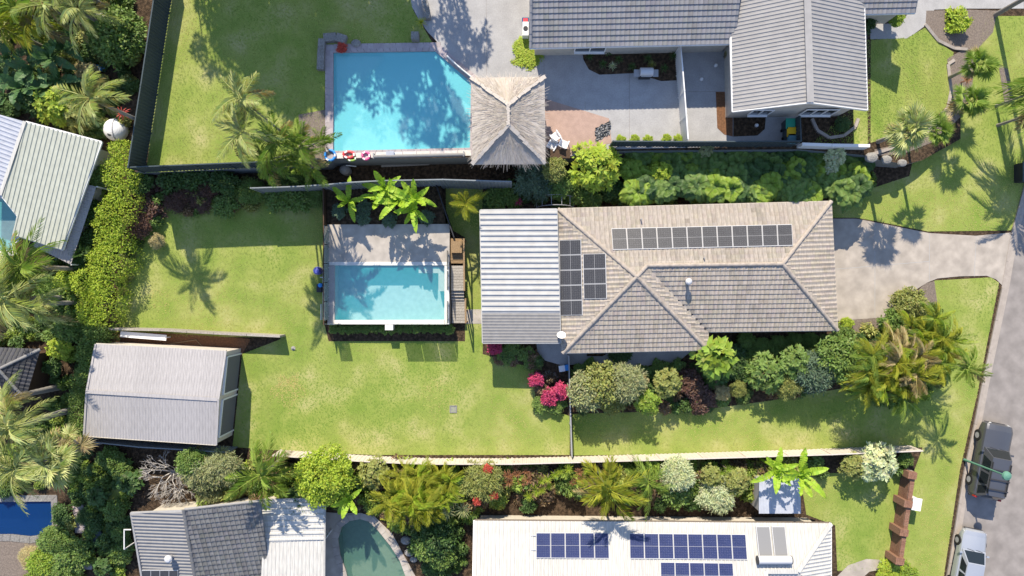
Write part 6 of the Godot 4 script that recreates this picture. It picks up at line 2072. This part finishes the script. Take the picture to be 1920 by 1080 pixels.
# ---------- small things ----------
func wheelie_bin(px: float, py: float, lid: String, label: String) -> void:
	var b := W(px, py, 1.0) - Vector3(0, 1.0, 0)
	var t := thing("wheelie_bin", label, "bin", b)
	var mb := MB.new()
	var lo := PackedVector2Array([Vector2(-0.22, -0.25), Vector2(0.22, -0.25), Vector2(0.22, 0.25), Vector2(-0.22, 0.25)])
	for i in 4:
		var p := lo[i]
		var q := lo[(i + 1) % 4]
		mb.out_quad(b + Vector3(p.x, 0.05, p.y), b + Vector3(q.x, 0.05, q.y), b + Vector3(q.x * 1.25, 1.0, q.y * 1.25), b + Vector3(p.x * 1.25, 1.0, p.y * 1.25), b + Vector3(0, 0.5, 0))
	part(t, "body", mb, M.fence_dark)
	mb = MB.new()
	mb.box(b + Vector3(0, 1.03, 0), Vector3(0.62, 0.06, 0.7)); mb.box(b + Vector3(0, 1.07, -0.02), Vector3(0.5, 0.05, 0.55))
	part(t, "lid", mb, M[lid])
	for x in [-0.25, 0.25]:
		mb = MB.new()
		mb.tube(PackedVector3Array([b + Vector3(x - 0.03, 0.1, 0.27), b + Vector3(x + 0.03, 0.1, 0.27)]), PackedFloat32Array([0.1, 0.1]), 10)
		part(t, "wheel", mb, M.rubber)
func ring_float(px: float, py: float, r: float, th: float, mt: String, label: String, sx := 1.0) -> void:
	var c := W(px, py)
	var t := thing("pool_float", label, "pool toy", c)
	var mb := MB.new()
	var path := PackedVector3Array()
	var rr := PackedFloat32Array()
	for i in 15:
		path.push_back(c + Vector3(cos(TAU * i / 14.0) * r * sx, th + 0.06, sin(TAU * i / 14.0) * r)); rr.push_back(th)
	mb.tube(path, rr, 7, false)
	part(t, "ring", mb, M[mt])
	for k in 3:
		var a := TAU * k / 3.0
		mb = MB.new()
		mb.box(c + Vector3(cos(a) * r * sx, th * 2 + 0.062, sin(a) * r), Vector3(th * 1.1, 0.01, th * 2.0), Basis(Vector3.UP, -a))
		part(t, "stripe", mb, M.plastic_white)
func chair(px: float, py: float, turn: float, label: String, group: String) -> void:
	var t := thing("garden_chair", label, "chair", W(px, py), group)
	t.rotation.y = turn
	for i in 5:
		var mb := MB.new()
		mb.box(Vector3(-0.2 + i * 0.1, 0.42, 0), Vector3(0.08, 0.03, 0.46))
		put(t, "seat_slat", mb.mesh(), M.plastic_white)
		mb = MB.new()
		mb.box(Vector3(-0.2 + i * 0.1, 0.68, 0.3), Vector3(0.08, 0.5, 0.03), Basis(Vector3(1, 0, 0), 0.25))
		put(t, "back_slat", mb.mesh(), M.plastic_white)
	for x in [-0.27, 0.27]:
		for z in [-0.22, 0.24]:
			var mb := MB.new()
			mb.box(Vector3(x, 0.3, z), Vector3(0.05, 0.6, 0.05))
			put(t, "leg", mb.mesh(), M.plastic_white)
		var mb := MB.new()
		mb.box(Vector3(x, 0.62, 0.0), Vector3(0.08, 0.03, 0.55))
		put(t, "armrest", mb.mesh(), M.plastic_white)
func yard_things() -> void:
	var mb: MB
	var t: Node3D
	lift = TERRACE
	wheelie_bin(1482, 232, "lid_green", "wheelie bin with a bright green lid by the fence")
	wheelie_bin(1484, 247, "lid_yellow", "wheelie bin with a bright yellow lid by the fence")
	wheelie_bin(1485, 260, "lid_teal", "wheelie bin with a dull teal lid by the fence")
	# barbecue
	t = thing("barbecue", "silver hooded barbecue with side tables in the grey court", "barbecue", W(1207, 143))
	var b := W(1207, 143)
	mb = MB.new()
	mb.box(b + Vector3(0, 0.45, 0), Vector3(0.75, 0.7, 0.5))
	part(t, "cabinet", mb, M.dark_metal)
	mb = MB.new()
	mb.tube(PackedVector3Array([b + Vector3(-0.42, 0.95, 0), b + Vector3(0.42, 0.95, 0)]), PackedFloat32Array([0.27, 0.27]), 12)
	part(t, "hood", mb, M.alu)
	for x in [-0.62, 0.62]:
		mb = MB.new()
		mb.box(b + Vector3(x, 0.82, 0.05), Vector3(0.38, 0.04, 0.48))
		part(t, "side_table", mb, M.mid_metal)
	mb = MB.new()
	mb.tube(PackedVector3Array([b + Vector3(-0.35, 0.92, 0.3), b + Vector3(0.35, 0.92, 0.3)]), PackedFloat32Array([0.02, 0.02]), 6)
	part(t, "handle", mb, M.alu)
	for x in [-0.33, 0.33]:
		mb = MB.new()
		mb.box(b + Vector3(x, 0.06, 0), Vector3(0.06, 0.12, 0.4))
		part(t, "leg", mb, M.dark_metal)
	chair(1040, 258, 0.6, "white slatted garden chair on the terracotta terrace", "white terrace chairs")
	chair(1056, 272, -0.4, "white slatted garden chair on the terracotta terrace", "white terrace chairs")
	chair(1034, 276, 2.6, "white slatted garden chair on the terracotta terrace", "white terrace chairs")
	t = thing("low_table", "dark red timber table beside the white terrace chairs", "table", W(1047, 291))
	mb = MB.new()
	mb.box(W(1047, 291) + Vector3(0, 0.5, 0), Vector3(1.5, 0.05, 0.6))
	part(t, "table_top", mb, M.timber_dark)
	for x in [-0.65, 0.65]:
		mb = MB.new()
		mb.box(W(1047, 291) + Vector3(x, 0.24, 0), Vector3(0.07, 0.48, 0.5))
		part(t, "leg", mb, M.timber_dark)
	t = thing("crumpled_cover", "crumpled grey and black cover lying on the terracotta terrace", "cover", W(1130, 248))
	mb = MB.new()
	var cn := FastNoiseLite.new()
	cn.frequency = 2.2
	for i in 14:
		for j in 14:
			var q := []
			for g in [[i, j], [i + 1, j], [i + 1, j + 1], [i, j + 1]]:
				var x: float = g[0] / 14.0 - 0.5
				var z: float = g[1] / 14.0 - 0.5
				q.append(W(1130, 246) + Vector3(x * 1.0 * (1.0 + 0.3 * cn.get_noise_2d(z * 3, 1)), 0.04 + 0.26 * absf(cn.get_noise_2d(x * 3, z * 3)), z * 0.9 * (1.0 + 0.4 * cn.get_noise_2d(x * 3, 7)) - 0.5 * x))
			var k := 0.25 if cn.get_noise_2d(i * 0.31, j * 0.27 + 9) > 0.0 else 1.6
			mb.col = Color(k, k, k)
			mb.quad(q[0], q[1], q[2], q[3])
	part(t, "cloth", mb, M.door_grey)
	for q in [[1341, 124], [1314, 150], [1417, 236]]:
		t = thing("garden_light", "small round white garden light on the court floor", "garden light", W(q[0], q[1]), "round garden lights")
		mb = MB.new()
		mb.lathe(W(q[0], q[1]), [[0.05, 0.03], [0.12, 0.1], [0.13, 0.2], [0.08, 0.3], [0.0, 0.33]], 10)
		part(t, "globe", mb, M.plastic_white)
	t = thing("plant_pot", "square timber plant pot beside the gable wing", "pot", W(1363, 105))
	mb = MB.new()
	mb.box(W(1363, 105) + Vector3(0, 0.2, 0), Vector3(0.4, 0.4, 0.4))
	part(t, "pot", mb, M.timber)
	t = thing("air_conditioner", "white air conditioning unit at the grey house wall", "air conditioner", W(987, 62))
	mb = MB.new()
	mb.box(W(985, 62) + Vector3(0, 0.42, 0), Vector3(0.4, 0.8, 0.9))
	part(t, "case", mb, M.plastic_white)
	mb = MB.new()
	mb.lathe(W(985, 62) + Vector3(0, 0.83, 0), [[0.16, 0.0], [0.16, 0.02], [0.0, 0.02]], 12)
	part(t, "grille", mb, M.dark_metal)
	t = thing("storage_crate", "navy crate with a red lid at the grey house wall", "crate", W(985, 44))
	mb = MB.new()
	mb.box(W(985, 44) + Vector3(0, 0.25, 0), Vector3(0.45, 0.5, 0.4))
	part(t, "tub", mb, M.shell_navy)
	mb = MB.new()
	mb.box(W(985, 44) + Vector3(0, 0.53, 0), Vector3(0.3, 0.05, 0.26))
	part(t, "lid", mb, M.plastic_red)
	t = thing("plant_pot", "grey square pot behind the turquoise pool", "pot", W(780, 72))
	mb = MB.new()
	mb.box(W(780, 72) + Vector3(0, 0.3, 0), Vector3(0.5, 0.6, 0.5))
	part(t, "pot", mb, M.old_stone)
	ring_float(620, 292, 0.34, 0.09, "plastic_blue", "blue and white swim ring by the pool edge")
	ring_float(655, 291, 0.2, 0.1, "plastic_red", "red and white pool float by the pool edge", 1.8)
	ring_float(687, 293, 0.24, 0.09, "plastic_pink", "pink pool float by the pool edge")
	ring_float(660, 298, 0.14, 0.07, "plastic_lime", "lime green pool float by the pool edge", 1.9)
	t = thing("cool_box", "small blue cool box on the pool edge slabs", "cool box", W(733, 290))
	mb = MB.new()
	mb.box(W(733, 290) + Vector3(0, 0.2, 0), Vector3(0.5, 0.3, 0.3))
	part(t, "tub", mb, M.plastic_blue)
	mb = MB.new()
	mb.box(W(733, 290) + Vector3(0, 0.37, 0), Vector3(0.52, 0.05, 0.32))
	part(t, "lid", mb, M.steel_blue)
	t = thing("pool_rail", "long grey pool cover roller on the pool edge slabs", "roller", W(800, 292))
	mb = MB.new()
	mb.tube(PackedVector3Array([W(700, 294, 0.3), W(872, 290, 0.3)]), PackedFloat32Array([0.12, 0.12]), 10)
	part(t, "roller", mb, M.steel_grey)
	for q in [[702, 294], [870, 290]]:
		mb = MB.new()
		mb.box(W(q[0], q[1]) + Vector3(0, 0.2, 0), Vector3(0.08, 0.4, 0.35))
		part(t, "stand", mb, M.mid_metal)
	t = thing("storage_crate", "blue and white crate in the corner of the dark fence", "crate", W(264, 297))
	mb = MB.new()
	mb.box(W(264, 297) + Vector3(0, 0.25, 0), Vector3(0.6, 0.5, 0.5))
	part(t, "tub", mb, M.plastic_blue)
	mb = MB.new()
	mb.box(W(264, 297) + Vector3(0, 0.52, 0), Vector3(0.64, 0.05, 0.54))
	part(t, "lid", mb, M.plastic_white)
	lift = 0.0
	# lower strip: pool pump and planks
	t = thing("pool_pump", "dark pool pump with white pipes below the turquoise pool", "pump", W(652, 322))
	mb = MB.new()
	mb.lathe(W(652, 322), [[0.3, 0.0], [0.36, 0.3], [0.36, 0.9], [0.2, 1.15], [0.0, 1.2]], 12)
	part(t, "filter_tank", mb, M.steel_grey)
	mb = MB.new()
	mb.tube(PackedVector3Array([W(640, 315, 1.0), W(650, 310, 1.0), W(668, 312, 1.0)]), PackedFloat32Array([0.04, 0.04, 0.04]), 6)
	part(t, "pipe", mb, M.plastic_white)
	for q in [[715, 311, 805, 307, "pale plank lying in the lower strip beside the pump"], [820, 300, 850, 301, "short white board leaning below the pool edge"]]:
		t = thing("plank", q[4], "plank", W(q[0], q[1]))
		mb = MB.new()
		mb.bar(W(q[0], q[1]) + Vector3(0, 0.04, 0), W(q[2], q[3]) + Vector3(0, 0.04, 0), 0.2, 0.06)
		part(t, "board", mb, M.timber_grey)
	# garden arch
	t = thing("garden_arch", "dark metal garden arch behind the patio roof", "garden arch", W(1040, 392))
	for z in [0.0, 0.7]:
		mb = MB.new()
		var path := PackedVector3Array()
		var rr := PackedFloat32Array()
		for i in 13:
			var a := PI * i / 12.0
			path.push_back(W(1040, 391) + Vector3(cos(a) * 1.35, sin(a) * 2.2, -z)); rr.push_back(0.03)
		mb.tube(path, rr, 6)
		part(t, "hoop", mb, M.mid_metal)
	for i in range(1, 12, 2):
		var a := PI * i / 12.0
		mb = MB.new()
		mb.bar(W(1040, 391) + Vector3(cos(a) * 1.35, sin(a) * 2.2, 0), W(1040, 391) + Vector3(cos(a) * 1.35, sin(a) * 2.2, -0.7), 0.03, 0.03)
		part(t, "rung", mb, M.mid_metal)
	# white dome
	t = thing("dome_tank", "white round dome tank with a dark hatch beside the lime hedge", "tank", W(213, 242, 0.6) - Vector3(0, 0.6, 0))
	b = W(213, 242, 0.6) - Vector3(0, 0.6, 0)
	mb = MB.new()
	var prof := [[0.72, 0.0], [0.78, 0.4]]
	for i in 8: prof.append([0.78 * cos(PI / 2 * (i + 1) / 8.0), 0.4 + 0.65 * sin(PI / 2 * (i + 1) / 8.0)])
	mb.lathe(b, prof, 24)
	part(t, "shell", mb, M.plastic_white)
	mb = MB.new()
	mb.lathe(b + Vector3(-0.12, 0.83, 0.42), [[0.14, 0.0], [0.14, 0.1], [0.0, 0.12]], 12)
	part(t, "hatch", mb, M.dark_metal)
	mb = MB.new()
	for i in 12:
		var a := PI * (i + 0.5) / 12.0
		var c := PI * (i + 1.5) / 12.0
		mb.bar(b + Vector3(0.15, 0.4 + 0.66 * sin(a), -cos(a) * 0.79), b + Vector3(0.15, 0.4 + 0.66 * sin(c), -cos(c) * 0.79), 0.05, 0.03)
	part(t, "seam", mb, M.mid_metal)
	t = thing("blue_tarp", "folded blue tarp in the corner garden", "tarp", W(190, 128))
	mb = MB.new()
	for i in 3: mb.box(W(190, 128) + Vector3(0.03 * i, 0.06 + 0.1 * i, 0.02 * i), Vector3(0.7 - 0.06 * i, 0.1, 0.5 - 0.05 * i), Basis(Vector3.UP, 0.2 * i))
	part(t, "fold", mb, M.plastic_blue)
	# lawn bits
	t = thing("drain_grate", "square stone drain grate set in the back lawn", "drain", W(850, 767))
	mb = MB.new()
	for q in [[-0.23, 0, 0.06, 0.52], [0.23, 0, 0.06, 0.52], [0, -0.23, 0.52, 0.06], [0, 0.23, 0.52, 0.06]]: mb.box(W(850, 767) + Vector3(q[0], 0.03, q[1]), Vector3(q[2], 0.06 + absf(q[0]) * 0.01, q[3]))
	part(t, "rim", mb, M.old_stone)
	for i in 6:
		mb = MB.new()
		mb.box(W(850, 767) + Vector3(-0.17 + i * 0.068, 0.03, 0), Vector3(0.035, 0.03, 0.42))
		part(t, "bar", mb, M.mid_metal)
	t = thing("sprinkler", "small white lawn sprinkler on the back lawn", "sprinkler", W(550, 653))
	mb = MB.new()
	mb.lathe(W(550, 653), [[0.17, 0.0], [0.15, 0.05], [0.05, 0.09], [0.045, 0.16], [0.0, 0.17]], 10)
	part(t, "base", mb, M.old_stone)
	mb = MB.new()
	mb.tube(PackedVector3Array([W(550, 653, 0.16) - Vector3(0.15, 0, 0.04), W(550, 653, 0.16) + Vector3(0.15, 0, 0.04)]), PackedFloat32Array([0.02, 0.02]), 6)
	part(t, "arm", mb, M.mid_metal)
	t = thing("cool_box", "white and blue cool box beside the curved garden path", "cool box", W(1056, 690))
	mb = MB.new()
	mb.box(W(1053, 690) + Vector3(0, 0.22, 0), Vector3(0.42, 0.4, 0.42), Basis(Vector3.UP, 0.15))
	part(t, "tub", mb, M.plastic_white)
	mb = MB.new()
	mb.box(W(1062, 688) + Vector3(0, 0.24, 0), Vector3(0.26, 0.48, 0.4), Basis(Vector3.UP, 0.15))
	part(t, "side_bin", mb, M.plastic_blue)
	t = thing("white_board", "long white board leaning on the sleeper wall", "board", W(270, 627))
	mb = MB.new()
	mb.bar(W(226, 621, 0.85) + Vector3(0, 0, 0.2), W(312, 628, 0.75) + Vector3(0, 0, 0.2), 0.4, 0.06)
	mb.bar(W(226, 621, 0.85) * Vector3(1, 0, 1) + Vector3(0.1, 0, 0.2), W(226, 621, 0.82) + Vector3(0.1, 0, 0.2001), 0.08, 0.08)
	mb.bar(W(312, 628, 0.75) * Vector3(1, 0, 1) + Vector3(-0.1, 0, 0.2), W(312, 628, 0.72) + Vector3(-0.1, 0, 0.2001), 0.08, 0.08)
	part(t, "board", mb, M.plastic_white)
	t = thing("timber_pole", "bent timber pole lying on the bare soil strip", "pole", W(372, 640))
	mb = MB.new()
	mb.tube(PackedVector3Array([W(318, 645, 0.06), W(368, 637, 0.06), W(384, 655, 0.06)]), PackedFloat32Array([0.04, 0.045, 0.04]), 6)
	part(t, "pole", mb, M.timber)
	for q in [[768, 1035, 0.32], [762, 1012, 0.36], [776, 1048, 0.25], [668, 82, 0.3]]:
		if q[1] < 300: lift = TERRACE
		t = thing("boulder", "rounded pale boulder on the kidney pool edge" if q[1] > 300 else "grey boulder behind the turquoise pool", "boulder", W(q[0], q[1]), "boulders by the kidney pool" if q[1] > 300 else "")
		mb = MB.new()
		mb.lathe(W(q[0], q[1]), [[q[2] * 0.8, 0.0], [q[2], q[2] * 0.3], [q[2] * 0.85, q[2] * 0.65], [q[2] * 0.45, q[2] * 0.85], [0.0, q[2] * 0.9]], 9, 1.15, 0.9)
		part(t, "rock", mb, M.old_stone)
		lift = 0.0
	t = thing("garden_pond", "small dark round pond tub in the overgrown grass", "pond", W(182, 1000))
	mb = MB.new()
	mb.lathe(W(182, 1000), [[0.42, 0.0], [0.5, 0.3], [0.46, 0.32], [0.4, 0.25], [0.0, 0.24]], 16)
	part(t, "tub", mb, M.fence_dark)
	sloped = true
	for q in [[1660, 300, 0.35], [1690, 306, 0.3], [1632, 296, 0.4]]:
		t = thing("boulder", "pale boulder at the foot of the fan palm bank", "boulder", W(q[0], q[1]), "boulders of the bank")
		mb = MB.new()
		mb.lathe(W(q[0], q[1]), [[q[2] * 0.8, -0.1], [q[2], q[2] * 0.3], [q[2] * 0.85, q[2] * 0.65], [q[2] * 0.45, q[2] * 0.85], [0.0, q[2] * 0.9]], 9, 1.15, 0.9)
		part(t, "rock", mb, M.old_stone)
	sloped = false

func beds_cover() -> void:
	var g1 := Color(0.14, 0.22, 0.05)
	var g2 := Color(0.26, 0.35, 0.06)
	var g3 := Color(0.10, 0.17, 0.05)
	var g4 := Color(0.33, 0.34, 0.10)
	var br := Color(0.21, 0.14, 0.08)
	undergrowth([0, -20, 230, -20, 270, 60, 248, 200, 236, 260, 195, 262, 40, 220, 0, 210], 2.2, [g1, g3, g3, g4])
	undergrowth([140, 340, 200, 300, 215, 480, 205, 620, 160, 840, 90, 850, 110, 640, 0, 650, 0, 500, 100, 500], 1.8, [g1, g2, g3])
	undergrowth([0, 780, 150, 800, 165, 850, 250, 850, 246, 960, 236, 1090, 178, 1080, 165, 980, 130, 900, 0, 930], 2.2, [g1, g2, g3])
	undergrowth([90, 1000, 140, 960, 150, 1090, 60, 1090], 3.0, [g1, g2, g4])
	undergrowth([360, 860, 470, 862, 600, 868, 960, 876, 1400, 865, 1560, 860, 1420, 925, 1000, 925, 900, 960, 800, 980, 760, 985, 700, 950, 600, 925, 480, 930, 390, 938], 3.0, [g1, g2, g2, g4, br], 0.3, 0.75)
	undergrowth([240, 335, 600, 345, 600, 372, 480, 395, 330, 400, 262, 470, 215, 620, 205, 600, 232, 470], 2.0, [g1, br, g4])
	undergrowth([905, 352, 1180, 350, 1640, 300, 1640, 372, 1560, 378, 1050, 388, 905, 390], 2.2, [g1, g3, g2])
	undergrowth([1080, 690, 1300, 690, 1570, 630, 1600, 640, 1580, 720, 1440, 745, 1300, 765, 1080, 772], 2.2, [g1, g3, br, g3])
	undergrowth([1570, 625, 1660, 605, 1740, 560, 1765, 640, 1780, 700, 1740, 760, 1620, 750, 1580, 720], 2.2, [g1, g2, g4])
	undergrowth([1530, 880, 1690, 868, 1700, 885, 1660, 890, 1540, 892], 1.5, [g1, g3])
	undergrowth([770, 985, 860, 960, 880, 1060, 850, 1090, 800, 1090], 2.0, [g1, g3])
	undergrowth([925, 650, 1000, 650, 1010, 690, 1060, 700, 1062, 765, 1010, 760, 990, 690, 930, 672], 1.6, [g3, br])
	sloped = true
	undergrowth([1640, 285, 1700, 270, 1760, 235, 1790, 160, 1820, 150, 1800, 230, 1740, 285, 1650, 298], 1.2, [g4, br, g1], 0.15, 0.3)
	sloped = false
